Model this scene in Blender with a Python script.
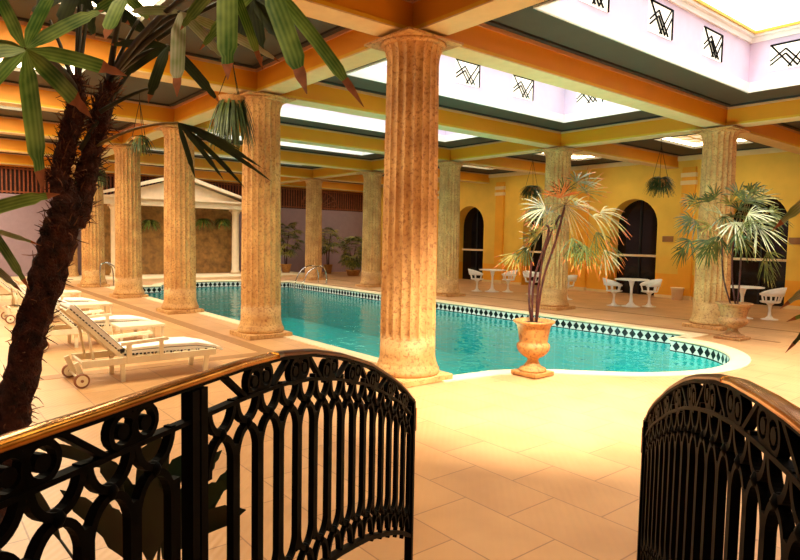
import bpy, math, random
from mathutils import Vector, Matrix
random.seed(7)
for o in list(bpy.data.objects): bpy.data.objects.remove(o)
COL = bpy.context.scene.collection
SC = bpy.context.scene
PI = math.pi

# ------------------------------------------------------------------ camera
cd = bpy.data.cameras.new('camera'); cam = bpy.data.objects.new('camera', cd); COL.objects.link(cam)
cd.sensor_fit = 'HORIZONTAL'; cd.sensor_width = 36; cd.lens = 611.73/800*36; cd.clip_start = 0.02
_r = Vector((0.63141673, 0.77522471, 0.01842717)); _u = Vector((-0.06310976, 0.02768901, 0.99762241)); _d = Vector((-0.77287132, 0.63107841, -0.06640754))
M = Matrix((_r, _u, -_d)).transposed().to_4x4(); M.translation = Vector((5.56026633, -4.67682128, 1.66215161))
cam.matrix_world = M; SC.camera = cam

# ------------------------------------------------------------------ world, exposure, daylight
SC.view_settings.view_transform = 'Standard'; SC.view_settings.look = 'None'
SC.view_settings.exposure = 0.08; SC.view_settings.gamma = 1; SC.view_settings.use_curve_mapping = False
w = bpy.data.worlds.new('sky'); SC.world = w; w.use_nodes = True
bg = w.node_tree.nodes['Background']; bg.inputs[0].default_value = (1, .97, .93, 1); bg.inputs[1].default_value = 2.0

A = 3.8555            # column spacing
W8 = 8.0              # near row to far row
ZB, ZC = 3.97, 4.34   # beam soffit, ceiling
YL, YR = -6.6, 13.7   # side walls
XB, XF = -19.75, 9.5   # back wall, front wall
HW = .17              # half beam width

def area(name, loc, sx, sy, power, color, rot=(0,0,0), spread=PI):
    l = bpy.data.lights.new(name, 'AREA'); l.shape = 'RECTANGLE'; l.size = sx; l.size_y = sy
    l.energy = power; l.color = color; l.spread = spread
    o = bpy.data.objects.new(name, l); COL.objects.link(o); o.location = loc; o.rotation_euler = rot; return o
SKY_RAD = 3.6
BAYS = [(k*A, (k+1)*A) for k in range(-5, 0)] + [(0, 2*A)]
for (x0, x1) in BAYS:                                     # daylight entering each glazed roof light over the pool
    sx, sy = (x1-x0)-1.9, 5.87
    f = 1.35 if x0 == 0 else 1.2
    area('daylight', ((x0+x1)/2, 3.935, 5.6), sx, sy, SKY_RAD*f*PI*sx*sy, (1, .93, .84), spread=1.7)
for (x0, x1) in BAYS:                                     # warm light of the ceiling light panels over both side aisles
    xc = (x0+x1)/2
    wx = 1.5 if x0 < 0 else 4.2
    if x0 < 0: area('aisle_light', (xc, -3.3, ZC+.08), wx, 2.0, 300, (1, .86, .58))

l = bpy.data.lights.new('added_floor_spot', 'SPOT'); l.energy = 3000; l.color = (1, .92, .76); l.spot_size = math.radians(62); l.spot_blend = 1; l.shadow_soft_size = .12  # unseen spot added above the entrance to brighten a patch of floor
o = bpy.data.objects.new('added_floor_spot', l); COL.objects.link(o); o.location = (3.1, -.45, 4.25); o.rotation_euler = (Vector((1.5, .55, 0))-Vector((3.1, -.45, 4.25))).to_track_quat('-Z', 'Y').to_euler()
# ------------------------------------------------------------------ materials
def newmat(name):
    m = bpy.data.materials.new(name); m.use_nodes = True
    return m, m.node_tree, m.node_tree.nodes['Principled BSDF']
def N(nt, typ, **kw):
    n = nt.nodes.new(typ)
    for k, v in kw.items():
        if hasattr(n, k): setattr(n, k, v)
        else: n.inputs[k].default_value = v
    return n
def srgb(r, g, b):
    f = lambda c: ((c/255)/12.92 if c/255 <= .04045 else (((c/255)+.055)/1.055)**2.4)
    return (f(r), f(g), f(b), 1)
def plain(name, col, rough=.6, metal=0, var=.12, scale=6, bump=0, spec=.5):
    m, nt, p = newmat(name)
    c = N(nt, 'ShaderNodeTexCoord'); n = N(nt, 'ShaderNodeTexNoise'); n.inputs['Scale'].default_value = scale; n.inputs['Detail'].default_value = 4
    nt.links.new(c.outputs['Object'], n.inputs['Vector'])
    r = N(nt, 'ShaderNodeValToRGB')
    r.color_ramp.elements[0].position = .3; r.color_ramp.elements[1].position = .7
    r.color_ramp.elements[0].color = tuple(x*(1-var) for x in col[:3])+(1,)
    r.color_ramp.elements[1].color = tuple(min(1, x*(1+var)) for x in col[:3])+(1,)
    nt.links.new(n.outputs['Fac'], r.inputs['Fac']); nt.links.new(r.outputs['Color'], p.inputs['Base Color'])
    p.inputs['Roughness'].default_value = rough; p.inputs['Metallic'].default_value = metal
    p.inputs['Specular IOR Level'].default_value = spec
    if bump:
        b = N(nt, 'ShaderNodeBump'); b.inputs['Strength'].default_value = bump; b.inputs['Distance'].default_value = .02
        n2 = N(nt, 'ShaderNodeTexNoise'); n2.inputs['Scale'].default_value = scale*4; n2.inputs['Detail'].default_value = 6
        nt.links.new(c.outputs['Object'], n2.inputs['Vector'])
        nt.links.new(n2.outputs['Fac'], b.inputs['Height']); nt.links.new(b.outputs['Normal'], p.inputs['Normal'])
    return m
def emit(name, col, s):
    m, nt, p = newmat(name); p.inputs['Base Color'].default_value = (.8, .8, .8, 1)
    p.inputs['Emission Color'].default_value = col; p.inputs['Emission Strength'].default_value = s; return m

def stone(name, c0, c1, c2):
    """mottled travertine: soft clouds with small dark pits"""
    m, nt, p = newmat(name)
    c = N(nt, 'ShaderNodeTexCoord')
    n = N(nt, 'ShaderNodeTexNoise'); n.inputs['Scale'].default_value = 3; n.inputs['Detail'].default_value = 5
    v = N(nt, 'ShaderNodeTexNoise'); v.inputs['Scale'].default_value = 26; v.inputs['Detail'].default_value = 5; v.inputs['Roughness'].default_value = .7
    oi = N(nt, 'ShaderNodeObjectInfo'); ad = N(nt, 'ShaderNodeVectorMath', operation='ADD')
    nt.links.new(c.outputs['Object'], ad.inputs[0])
    cm = N(nt, 'ShaderNodeCombineXYZ'); mu = N(nt, 'ShaderNodeMath', operation='MULTIPLY'); mu.inputs[1].default_value = 40
    nt.links.new(oi.outputs['Random'], mu.inputs[0]); nt.links.new(mu.outputs[0], cm.inputs[0]); nt.links.new(cm.outputs[0], ad.inputs[1])
    nt.links.new(ad.outputs[0], n.inputs['Vector']); nt.links.new(ad.outputs[0], v.inputs['Vector'])
    r1 = N(nt, 'ShaderNodeValToRGB'); r1.color_ramp.elements[0].position = .35; r1.color_ramp.elements[1].position = .65
    r1.color_ramp.elements[0].color = c0; r1.color_ramp.elements[1].color = c1
    nt.links.new(n.outputs['Fac'], r1.inputs['Fac'])
    r2 = N(nt, 'ShaderNodeValToRGB'); r2.color_ramp.elements[0].position = .36; r2.color_ramp.elements[1].position = .50
    r2.color_ramp.elements[0].color = (1, 1, 1, 1); r2.color_ramp.elements[1].color = (0, 0, 0, 1)
    nt.links.new(v.outputs['Fac'], r2.inputs['Fac'])
    mx = N(nt, 'ShaderNodeMix', data_type='RGBA'); nt.links.new(r2.outputs['Color'], mx.inputs['Factor'])
    nt.links.new(r1.outputs['Color'], mx.inputs['A']); mx.inputs['B'].default_value = c2
    nt.links.new(mx.outputs['Result'], p.inputs['Base Color'])
    b = N(nt, 'ShaderNodeBump'); b.inputs['Strength'].default_value = .5; b.inputs['Distance'].default_value = .01
    nt.links.new(v.outputs['Fac'], b.inputs['Height']); nt.links.new(b.outputs['Normal'], p.inputs['Normal'])
    p.inputs['Roughness'].default_value = .65
    return m
MAT = {}
MAT['column'] = stone('column_stone', srgb(188,136,76), srgb(218,170,104), srgb(156,102,54))
MAT['terracotta'] = stone('terracotta', srgb(168,112,50), srgb(198,144,76), srgb(130,78,34))
MAT['urn'] = stone('urn_stone', srgb(158,108,58), srgb(182,132,78), srgb(118,74,40))
MAT['beam'] = plain('beam_paint', srgb(224,142,6), .55, var=.05, scale=1.5)
MAT['soffit'] = plain('soffit_paint', srgb(226,196,140), .6, var=.05)
MAT['lip'] = plain('lip_paint', srgb(226,170,30), .6, var=.05)
MAT['pinkline'] = plain('moulding_paint', srgb(205,150,110), .6, var=.05)
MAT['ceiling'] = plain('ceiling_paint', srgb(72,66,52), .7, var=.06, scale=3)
MAT['ceiling_dark'] = plain('ceiling_moulding', srgb(45,38,32), .7)
MAT['well'] = plain('well_paint', srgb(222,205,228), .7, var=.03)
MAT['white'] = plain('white_paint', srgb(245,243,240), .5, var=.02)
MAT['yellow'] = plain('wall_yellow', srgb(226,178,62), .7, var=.07, scale=2)
MAT['dado'] = plain('wall_dado', srgb(230,158,26), .6, var=.07, scale=2)
MAT['lavender'] = plain('wall_lavender', srgb(150,128,140), .75, var=.05)
MAT['lattice'] = plain('lattice_wood', srgb(140,72,38), .6, var=.3, scale=12)
MAT['darkwood'] = plain('dark_backing', srgb(50,22,16), .8)
MAT['temple'] = plain('temple_plaster', srgb(232,205,165), .7, var=.05)
MAT['dark'] = plain('dark_room', srgb(16,11,10), .8)
MAT['iron'] = plain('wrought_iron', srgb(3,2,2), .6, var=.2, scale=30, spec=.05)
MAT['chrome'] = plain('chrome', srgb(190,190,190), .12, metal=1)
MAT['plastic'] = plain('white_plastic', srgb(245,240,232), .35, var=.02)
MAT['lacquer'] = plain('lounger_wood', srgb(246,236,205), .45, var=.04)
MAT['cushion'] = plain('cushion_cloth', srgb(250,248,240), .85, var=.03, bump=.1, scale=20)
MAT['piping'] = plain('dark_piping', srgb(40,36,34), .8)
MAT['rubber'] = plain('wheel_rubber', srgb(150,96,62), .5)
MAT['coping'] = plain('coping_stone', srgb(236,212,168), .45, var=.06, scale=4, bump=.1)
MAT['band'] = plain('floor_band', srgb(158,112,66), .55, var=.12, scale=8)
MAT['plaque'] = plain('plaque', srgb(140,90,40), .5)
MAT['bark'] = plain('palm_fibre', srgb(74,36,24), .95, var=.7, scale=30, bump=1)
MAT['fibre'] = plain('loose_fibre', srgb(120,72,46), .9, var=.5, scale=40)
MAT['stalk'] = plain('palm_stalk', srgb(48,44,22), .5, var=.4, scale=10)
MAT['palestalk'] = plain('pale_stalk', srgb(150,120,60), .5, var=.3, scale=10)
MAT['cane'] = plain('palm_cane', srgb(70,22,16), .5, var=.5, scale=20)
MAT['soil'] = plain('soil', srgb(40,24,16), .95)
MAT['fern'] = plain('fern_leaf', srgb(58,70,28), .6, var=.4, scale=15)
MAT['tip'] = plain('dry_leaf_tip', srgb(176,104,62), .7, var=.35, scale=30)
MAT['wire'] = plain('wire', srgb(60,45,30), .4, metal=.6)
MAT['shadeleaf'] = plain('shaded_glossy_leaf', srgb(30,44,20), .35, var=.4, scale=9)  # green set dark: the shade behind the gate is put into the colour
MAT['rim'] = plain('gold_trim', srgb(220,180,60), .5)

def leafmat(name, edge, mid):
    """blade colour running lengthwise: paler veins (uv.x is across the blade)"""
    m, nt, p = newmat(name)
    uv = N(nt, 'ShaderNodeUVMap'); sp = N(nt, 'ShaderNodeSeparateXYZ'); nt.links.new(uv.outputs[0], sp.inputs[0])
    mu = N(nt, 'ShaderNodeMath', operation='MULTIPLY'); mu.inputs[1].default_value = 26
    sn = N(nt, 'ShaderNodeMath', operation='SINE'); nt.links.new(sp.outputs[0], mu.inputs[0]); nt.links.new(mu.outputs[0], sn.inputs[0])
    tc = N(nt, 'ShaderNodeTexCoord'); n = N(nt, 'ShaderNodeTexNoise'); n.inputs['Scale'].default_value = 14; nt.links.new(tc.outputs['Object'], n.inputs['Vector'])
    ad = N(nt, 'ShaderNodeMath', operation='MULTIPLY_ADD'); ad.inputs[1].default_value = .09; nt.links.new(sn.outputs[0], ad.inputs[0]); nt.links.new(n.outputs['Fac'], ad.inputs[2])
    r = N(nt, 'ShaderNodeValToRGB'); r.color_ramp.elements[0].position = .3; r.color_ramp.elements[1].position = .85
    r.color_ramp.elements[0].color = edge; r.color_ramp.elements[1].color = mid
    nt.links.new(ad.outputs[0], r.inputs['Fac']); nt.links.new(r.outputs['Color'], p.inputs['Base Color'])
    p.inputs['Roughness'].default_value = .4; return m
MAT['blade'] = leafmat('palm_blade', srgb(62,108,28), srgb(176,205,100))
MAT['blade_dark'] = leafmat('palm_blade_dark', srgb(26,36,14), srgb(70,80,34))
MAT['blade_pale'] = leafmat('palm_blade_pale', srgb(140,156,92), srgb(222,216,190))
MAT['leaf_gold'] = leafmat('rhapis_leaf', srgb(88,98,26), srgb(204,182,88))
MAT['leaf_red'] = leafmat('rhapis_leaf_old', srgb(170,80,30), srgb(230,150,70))
MAT['leaf_mid'] = leafmat('rhapis_leaf_green', srgb(44,58,20), srgb(112,120,52))

# brass handrail
MAT['bronze'] = plain('dark_bronze', srgb(96,56,28), .35, metal=1, var=.3, scale=8)
m, nt, p = newmat('brass'); MAT['brass'] = m
tc = N(nt, 'ShaderNodeTexCoord'); n = N(nt, 'ShaderNodeTexNoise'); n.inputs['Scale'].default_value = 7; nt.links.new(tc.outputs['Object'], n.inputs['Vector'])
r = N(nt, 'ShaderNodeValToRGB'); r.color_ramp.elements[0].color = srgb(140,84,24); r.color_ramp.elements[1].color = srgb(214,150,58)
r.color_ramp.elements[0].position = .35; r.color_ramp.elements[1].position = .65
nt.links.new(n.outputs['Fac'], r.inputs['Fac']); nt.links.new(r.outputs['Color'], p.inputs['Base Color'])
p.inputs['Metallic'].default_value = 1; p.inputs['Roughness'].default_value = .22

# floor tiles
m, nt, p = newmat('floor_tile'); MAT['floor'] = m
tc = N(nt, 'ShaderNodeTexCoord'); mp = N(nt, 'ShaderNodeMapping'); mp.inputs['Location'].default_value = (.3, .5, 0)
nt.links.new(tc.outputs['Object'], mp.inputs['Vector'])
bk = N(nt, 'ShaderNodeTexBrick'); bk.offset = .5
for k, v in (('Scale', 1), ('Mortar Size', .0045), ('Mortar Smooth', .1), ('Brick Width', .70), ('Row Height', .46), ('Bias', 0)): bk.inputs[k].default_value = v
bk.inputs['Color1'].default_value = srgb(200,150,100); bk.inputs['Color2'].default_value = srgb(210,160,108); bk.inputs['Mortar'].default_value = srgb(160,114,74)
nt.links.new(mp.outputs[0], bk.inputs['Vector'])
n = N(nt, 'ShaderNodeTexNoise'); n.inputs['Scale'].default_value = 1.6; n.inputs['Detail'].default_value = 6; nt.links.new(tc.outputs['Object'], n.inputs['Vector'])
mx = N(nt, 'ShaderNodeMix', data_type='RGBA', blend_type='MULTIPLY'); mx.inputs['Factor'].default_value = .5
r = N(nt, 'ShaderNodeValToRGB'); r.color_ramp.elements[0].color = (.66, .6, .52, 1); r.color_ramp.elements[1].color = (1, 1, 1, 1); r.color_ramp.elements[0].position = .3; r.color_ramp.elements[1].position = .6
nt.links.new(n.outputs['Fac'], r.inputs['Fac']); nt.links.new(bk.outputs['Color'], mx.inputs['A']); nt.links.new(r.outputs['Color'], mx.inputs['B'])
nt.links.new(mx.outputs['Result'], p.inputs['Base Color'])
wv = N(nt, 'ShaderNodeTexWave'); wv.bands_direction = 'DIAGONAL'; wv.inputs['Scale'].default_value = 9; nt.links.new(tc.outputs['Object'], wv.inputs['Vector'])
b = N(nt, 'ShaderNodeBump'); b.inputs['Strength'].default_value = .35; b.inputs['Distance'].default_value = .004
nt.links.new(wv.outputs['Fac'], b.inputs['Height']); nt.links.new(b.outputs['Normal'], p.inputs['Normal'])
p.inputs['Roughness'].default_value = .42

# pool basin tiles
m, nt, p = newmat('pool_tile'); MAT['pool'] = m
tc = N(nt, 'ShaderNodeTexCoord'); bk = N(nt, 'ShaderNodeTexBrick'); bk.offset = 0
for k, v in (('Scale', 1), ('Mortar Size', .012), ('Brick Width', .25), ('Row Height', .25)): bk.inputs[k].default_value = v
bk.inputs['Color1'].default_value = srgb(44,178,174); bk.inputs['Color2'].default_value = srgb(38,170,168); bk.inputs['Mortar'].default_value = srgb(70,190,190)
nt.links.new(tc.outputs['Object'], bk.inputs['Vector']); nt.links.new(bk.outputs['Color'], p.inputs['Base Color']); p.inputs['Roughness'].default_value = .5

# diamond tile band: uv.x runs along the edge in metres / 0.2, uv.y 0..1 up the band
m, nt, p = newmat('diamond_tile_band'); MAT['band_tile'] = m
uv = N(nt, 'ShaderNodeUVMap'); sp = N(nt, 'ShaderNodeSeparateXYZ'); nt.links.new(uv.outputs[0], sp.inputs[0])
def mth(op, a, b=None):
    x = N(nt, 'ShaderNodeMath', operation=op)
    for i, q in enumerate((a, b)):
        if q is None: continue
        if isinstance(q, (int, float)): x.inputs[i].default_value = q
        else: nt.links.new(q, x.inputs[i])
    return x.outputs[0]
fx = mth('ABSOLUTE', mth('SUBTRACT', mth('FRACT', sp.outputs[0]), .5)); fy = mth('ABSOLUTE', mth('SUBTRACT', sp.outputs[1], .5))
dia = mth('LESS_THAN', mth('ADD', fx, fy), .44); brd = mth('GREATER_THAN', fy, .40)
blk = mth('MAXIMUM', dia, brd)
mx = N(nt, 'ShaderNodeMix', data_type='RGBA'); nt.links.new(blk, mx.inputs['Factor']); mx.inputs['A'].default_value = srgb(225,222,215); mx.inputs['B'].default_value = srgb(22,22,24)
nt.links.new(mx.outputs['Result'], p.inputs['Base Color']); p.inputs['Roughness'].default_value = .25

# water
m = bpy.data.materials.new('pool_water'); m.use_nodes = True; nt = m.node_tree; nt.nodes.clear(); MAT['water'] = m
out = N(nt, 'ShaderNodeOutputMaterial'); ms = N(nt, 'ShaderNodeMixShader'); tr = N(nt, 'ShaderNodeBsdfTransparent'); gl = N(nt, 'ShaderNodeBsdfGlossy'); fr = N(nt, 'ShaderNodeFresnel')
tr.inputs['Color'].default_value = (.46, .92, .87, 1); gl.inputs['Roughness'].default_value = .03; fr.inputs['IOR'].default_value = 1.25
tc = N(nt, 'ShaderNodeTexCoord'); n = N(nt, 'ShaderNodeTexNoise'); n.inputs['Scale'].default_value = 2.6; n.inputs['Detail'].default_value = 3; nt.links.new(tc.outputs['Object'], n.inputs['Vector'])
b = N(nt, 'ShaderNodeBump'); b.inputs['Strength'].default_value = .8; b.inputs['Distance'].default_value = .04
nt.links.new(n.outputs['Fac'], b.inputs['Height']); nt.links.new(b.outputs['Normal'], gl.inputs['Normal']); nt.links.new(b.outputs['Normal'], fr.inputs['Normal'])
nt.links.new(fr.outputs[0], ms.inputs[0]); nt.links.new(tr.outputs[0], ms.inputs[1]); nt.links.new(gl.outputs[0], ms.inputs[2]); nt.links.new(ms.outputs[0], out.inputs['Surface'])

# roof glass and window glass
m = bpy.data.materials.new('roof_glass'); m.use_nodes = True; nt = m.node_tree; nt.nodes.clear(); MAT['glass'] = m
out = N(nt, 'ShaderNodeOutputMaterial'); ms = N(nt, 'ShaderNodeMixShader'); tr = N(nt, 'ShaderNodeBsdfTransparent'); gl = N(nt, 'ShaderNodeBsdfGlossy')
tr.inputs['Color'].default_value = (.98, .98, .97, 1); gl.inputs['Roughness'].default_value = .05; ms.inputs[0].default_value = .06
nt.links.new(tr.outputs[0], ms.inputs[1]); nt.links.new(gl.outputs[0], ms.inputs[2]); nt.links.new(ms.outputs[0], out.inputs['Surface'])
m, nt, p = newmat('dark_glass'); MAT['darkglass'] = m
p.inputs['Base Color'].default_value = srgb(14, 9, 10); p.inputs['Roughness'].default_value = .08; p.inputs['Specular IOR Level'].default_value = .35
MAT['winlight'] = emit('daylit_window', (1, .88, .66, 1), 1.0)
MAT['panel'] = emit('aisle_panel', (1, .84, .56, 1), 13)
MAT['panel_core'] = emit('aisle_panel_core', (1, .70, .40, 1), .9)

# ------------------------------------------------------------------ mesh helpers
class MB:
    def __init__(s): s.v = []; s.f = []; s.m = []; s.uv = {}; s.sm = []
    def face(s, idx, m=0, uv=None, smooth=False):
        if uv: s.uv[len(s.f)] = uv
        s.f.append(tuple(idx)); s.m.append(m); s.sm.append(smooth)
    def box(s, a, b, m=0, T=None):
        x0, y0, z0 = a; x1, y1, z1 = b; n = len(s.v)
        c = [Vector(q) for q in ((x0,y0,z0),(x1,y0,z0),(x1,y1,z0),(x0,y1,z0),(x0,y0,z1),(x1,y0,z1),(x1,y1,z1),(x0,y1,z1))]
        s.v += [T @ q if T else q for q in c]
        for q in ((0,3,2,1),(4,5,6,7),(0,1,5,4),(1,2,6,5),(2,3,7,6),(3,0,4,7)): s.face([n+i for i in q], m)
        return s
    def tube(s, pts, r, seg=8, m=0, cap=True, smooth=True):
        """round bar along pts; r a number or a list"""
        pts = [Vector(q) for q in pts]; n = len(s.v); k = len(pts)
        rr = r if isinstance(r, (list, tuple)) else [r]*k
        up = None
        for i, q in enumerate(pts):
            t = (pts[min(i+1, k-1)]-pts[max(i-1, 0)])
            if t.length < 1e-9: t = Vector((0, 0, 1))
            t.normalize()
            if up is None:
                up = Vector((0, 0, 1)) if abs(t.z) < .9 else Vector((1, 0, 0))
            a = t.cross(up).normalized(); up = a.cross(t).normalized()
            for j in range(seg):
                th = 2*PI*j/seg; s.v.append(q+(a*math.cos(th)+up*math.sin(th))*rr[i])
        for i in range(k-1):
            for j in range(seg):
                j2 = (j+1) % seg
                s.face((n+i*seg+j, n+(i+1)*seg+j, n+(i+1)*seg+j2, n+i*seg+j2), m, smooth=smooth)
        if cap:
            s.face([n+j for j in range(seg)], m); s.face([n+(k-1)*seg+j for j in reversed(range(seg))], m)
        return s
    def lathe(s, prof, c=(0,0,0), seg=24, m=0, smooth=True):
        n = len(s.v); cx, cy, cz = c
        for (r, z) in prof:
            for j in range(seg):
                th = 2*PI*j/seg; s.v.append(Vector((cx+r*math.cos(th), cy+r*math.sin(th), cz+z)))
        for i in range(len(prof)-1):
            for j in range(seg):
                j2 = (j+1) % seg
                s.face((n+i*seg+j, n+i*seg+j2, n+(i+1)*seg+j2, n+(i+1)*seg+j), m, smooth=smooth)
        s.face([n+j for j in reversed(range(seg))], m); s.face([n+(len(prof)-1)*seg+j for j in range(seg)], m)
        return s
    def prism(s, poly, ax, a, b, m=0, T=None):
        """2-D polygon extruded from a to b along axis ax ('x','y','z')"""
        n = len(s.v); k = len(poly)
        for d in (a, b):
            for (p0, p1) in poly:
                q = {'x': Vector((d, p0, p1)), 'y': Vector((p0, d, p1)), 'z': Vector((p0, p1, d))}[ax]
                s.v.append(T @ q if T else q)
        s.face([n+i for i in reversed(range(k))], m); s.face([n+k+i for i in range(k)], m)
        for i in range(k):
            j = (i+1) % k; s.face((n+i, n+j, n+k+j, n+k+i), m)
        return s
    def ribbon(s, pts, wid, side, m=0, tipm=None, tipf=.8, fold=.15):
        """leaf blade: centre line pts, half widths wid, side vectors; slightly folded along the middle"""
        k = len(pts); n = len(s.v)
        for i in range(k):
            q = Vector(pts[i]); t = (Vector(pts[min(i+1, k-1)])-Vector(pts[max(i-1, 0)])).normalized()
            sd = side[i] if isinstance(side, list) else side
            sd = (sd-t*sd.dot(t)).normalized(); nn = t.cross(sd)
            s.v += [q-sd*wid[i]+nn*wid[i]*fold, q, q+sd*wid[i]+nn*wid[i]*fold]
        for i in range(k-1):
            mm = tipm if (tipm is not None and (i+.5)/(k-1) > max(tipf, 0)) else m
            for j in (0, 1):
                u0, u1 = j*.5, j*.5+.5; v0, v1 = i/(k-1), (i+1)/(k-1)
                s.face((n+i*3+j, n+i*3+j+1, n+(i+1)*3+j+1, n+(i+1)*3+j), mm, uv=[(u0, v0), (u1, v0), (u1, v1), (u0, v1)], smooth=True)
        return s
    def build(s, name, mats, parent=None, kind=None, bevel=0, loc=None):
        me = bpy.data.meshes.new(name)
        me.from_pydata([tuple(q) for q in s.v], [], s.f)
        if not isinstance(mats, (list, tuple)): mats = [mats]
        for mm in mats: me.materials.append(MAT[mm] if isinstance(mm, str) else mm)
        for i, p in enumerate(me.polygons): p.material_index = s.m[i]; p.use_smooth = s.sm[i]
        if s.uv:
            ul = me.uv_layers.new(name='UVMap')
            for fi, uvs in s.uv.items():
                for li, q in zip(me.polygons[fi].loop_indices, uvs): ul.data[li].uv = q
        me.validate(); me.update()
        o = bpy.data.objects.new(name, me); COL.objects.link(o)
        if parent is not None: o.parent = parent
        if kind: o['kind'] = kind
        if loc: o.location = loc
        if bevel:
            b = o.modifiers.new('bevel', 'BEVEL'); b.width = bevel; b.segments = 2; b.limit_method = 'ANGLE'
        return o
def root(name, loc, label, cat, group=None, rz=0):
    o = bpy.data.objects.new(name, None); COL.objects.link(o); o.location = loc; o.rotation_euler = (0, 0, rz)
    o['label'] = label; o['category'] = cat
    if group: o['group'] = group
    return o
def tag(o, label, cat, group=None, kind=None):
    o['label'] = label; o['category'] = cat
    if group: o['group'] = group
    if kind: o['kind'] = kind
    return o
def copy_thing(src, loc, label, rz=None, scale=None):
    c = src.copy(); COL.objects.link(c); c.location = loc; c['label'] = label
    if rz is not None: c.rotation_euler = (0, 0, rz)
    if scale is not None: c.scale = (scale,)*3
    for ch in [x for x in src.children]:
        d = ch.copy(); COL.objects.link(d); d.parent = c
        for g in [x for x in ch.children]:
            e = g.copy(); COL.objects.link(e); e.parent = d
    return c
def struct(mb, name, mats, **k): return mb.build(name, mats, kind='structure', **k)
def lerp(a, b, t): return a+(b-a)*t
def smoothpath(pts, n=4):
    """Catmull-Rom through the points"""
    P = [Vector(q) for q in pts]; out = []
    for i in range(len(P)-1):
        p0, p1, p2, p3 = P[max(i-1, 0)], P[i], P[i+1], P[min(i+2, len(P)-1)]
        for j in range(n):
            t = j/n
            out.append(.5*((2*p1)+(p2-p0)*t+(2*p0-5*p1+4*p2-p3)*t*t+(3*p1-p0-3*p2+p3)*t**3))
    out.append(P[-1]); return out

# ================================================================== STRUCTURE
# ---- pool outline
crv = [(.30,1.15),(.58,1.70),(.86,2.00),(1.24,2.38),(1.58,2.82),(1.84,3.42),(1.92,4.08),(1.77,4.75),(1.46,5.28),(1.05,5.66),(.62,5.84),(.25,5.90)]
crv = [(q.x, q.y) for q in smoothpath([(a, b, 0) for a, b in crv], 3)]
lcv = [(-14.9,5.95),(-15.4,5.8),(-16.0,5.2),(-16.3,4.3),(-16.25,3.4),(-15.95,2.6),(-15.5,2.1),(-14.9,1.9)]
lcv = [(q.x, q.y) for q in smoothpath([(a, b, 0) for a, b in lcv], 3)]
POOL = [(-14.9, .45), (.22, .45)] + crv + [(.25, 6.62), (-14.9, 6.62)] + lcv      # counter-clockwise
def offset(poly, d):
    out = []; k = len(poly)
    for i in range(k):
        p0, p1, p2 = Vector(poly[i-1]), Vector(poly[i]), Vector(poly[(i+1) % k])
        a = (p1-p0).normalized(); b = (p2-p1).normalized()
        na, nb = Vector((a.y, -a.x)), Vector((b.y, -b.x))
        mdir = (na+nb)
        if mdir.length < 1e-6: mdir = na
        mdir.normalize(); c = max(.5, mdir.dot(na))
        out.append(tuple(p1+mdir*(d/c)))
    return out
import bmesh
def plate(outer, hole, z):
    """triangulated flat plate with a hole"""
    bm = bmesh.new(); ed = []
    for loop in (outer, hole):
        if not loop: continue
        vs = [bm.verts.new((x, y, z)) for x, y in loop]
        for i in range(len(vs)): ed.append(bm.edges.new((vs[i], vs[(i+1) % len(vs)])))
    bmesh.ops.triangle_fill(bm, use_beauty=True, use_dissolve=False, edges=ed)
    for f in bm.faces:
        if f.normal.z < 0: f.normal_flip()
    return bm
def bm_obj(bm, name, mats, **k):
    mb = MB(); bm.verts.ensure_lookup_table()
    mb.v = [v.co.copy() for v in bm.verts]
    for f in bm.faces: mb.face([v.index for v in f.verts])
    bm.verts.index_update(); bm.free(); return mb.build(name, mats, **k)
COP = .42
cop_out = offset(POOL, COP)
bm = plate([(XB,YL),(XF,YL),(XF,YR+.56),(XB,YR+.56)], offset(POOL, .20), 0); bm.verts.index_update()
bm_obj(bm, 'floor', 'floor', kind='structure')
# coping ring: raised 1 cm, rounded nose over the pool
mb = MB(); k = len(POOL); rings = [(.24,-.02),(.24,.012),(.02,.012),(-.02,0),(-.03,-.02),(-.01,-.04),(.0,-.04)]
loops = [[Vector((x, y, z)) for x, y in offset(POOL, d)] for d, z in rings]
for L in loops: mb.v += L
for a in range(len(loops)-1):
    for i in range(k):
        j = (i+1) % k; mb.face((a*k+i, a*k+j, (a+1)*k+j, (a+1)*k+i))
struct(mb, 'trim_1', 'coping')
# second coping course, paler strip of paving round the rounded end
# tile band
mb = MB(); u = 0; zt, zb = -.035, -.235
for i in range(k):
    a, b = POOL[i], POOL[(i+1) % k]; L = math.dist(a, b); n = len(mb.v)
    mb.v += [Vector((a[0], a[1], zb)), Vector((b[0], b[1], zb)), Vector((b[0], b[1], zt)), Vector((a[0], a[1], zt))]
    mb.face((n, n+1, n+2, n+3), uv=[(u/.165, 0), ((u+L)/.165, 0), ((u+L)/.165, 1), (u/.165, 1)]); u += L
struct(mb, 'trim_2', 'band_tile')
# basin
mb = MB(); ZW, ZP = -.225, -1.35
for z in (zb, ZP): mb.v += [Vector((x, y, z)) for x, y in POOL]
for i in range(k):
    j = (i+1) % k; mb.face((k+i, k+j, j, i))
mb.face(list(range(k, 2*k)))
struct(mb, 'pool_basin', 'pool')
mb = MB()                                                  # steps inside the rounded end
for q, (r, z) in enumerate(((1.7, -.95), (1.2, -.68), (.75, -.45))):
    pts = [(1.75+.1*q-r*math.sin(t)*1.0, 3.9-r*math.cos(t)*1.0) for t in [PI*j/14 for j in range(15)]]
    mb.prism(pts, 'z', ZP+.01, z)
struct(mb, 'pool_steps', 'coping')
bm = plate(offset(POOL, -.002), None, ZW); bm.verts.index_update()
bm_obj(bm, 'pool_water', 'water', kind='structure')
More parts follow.
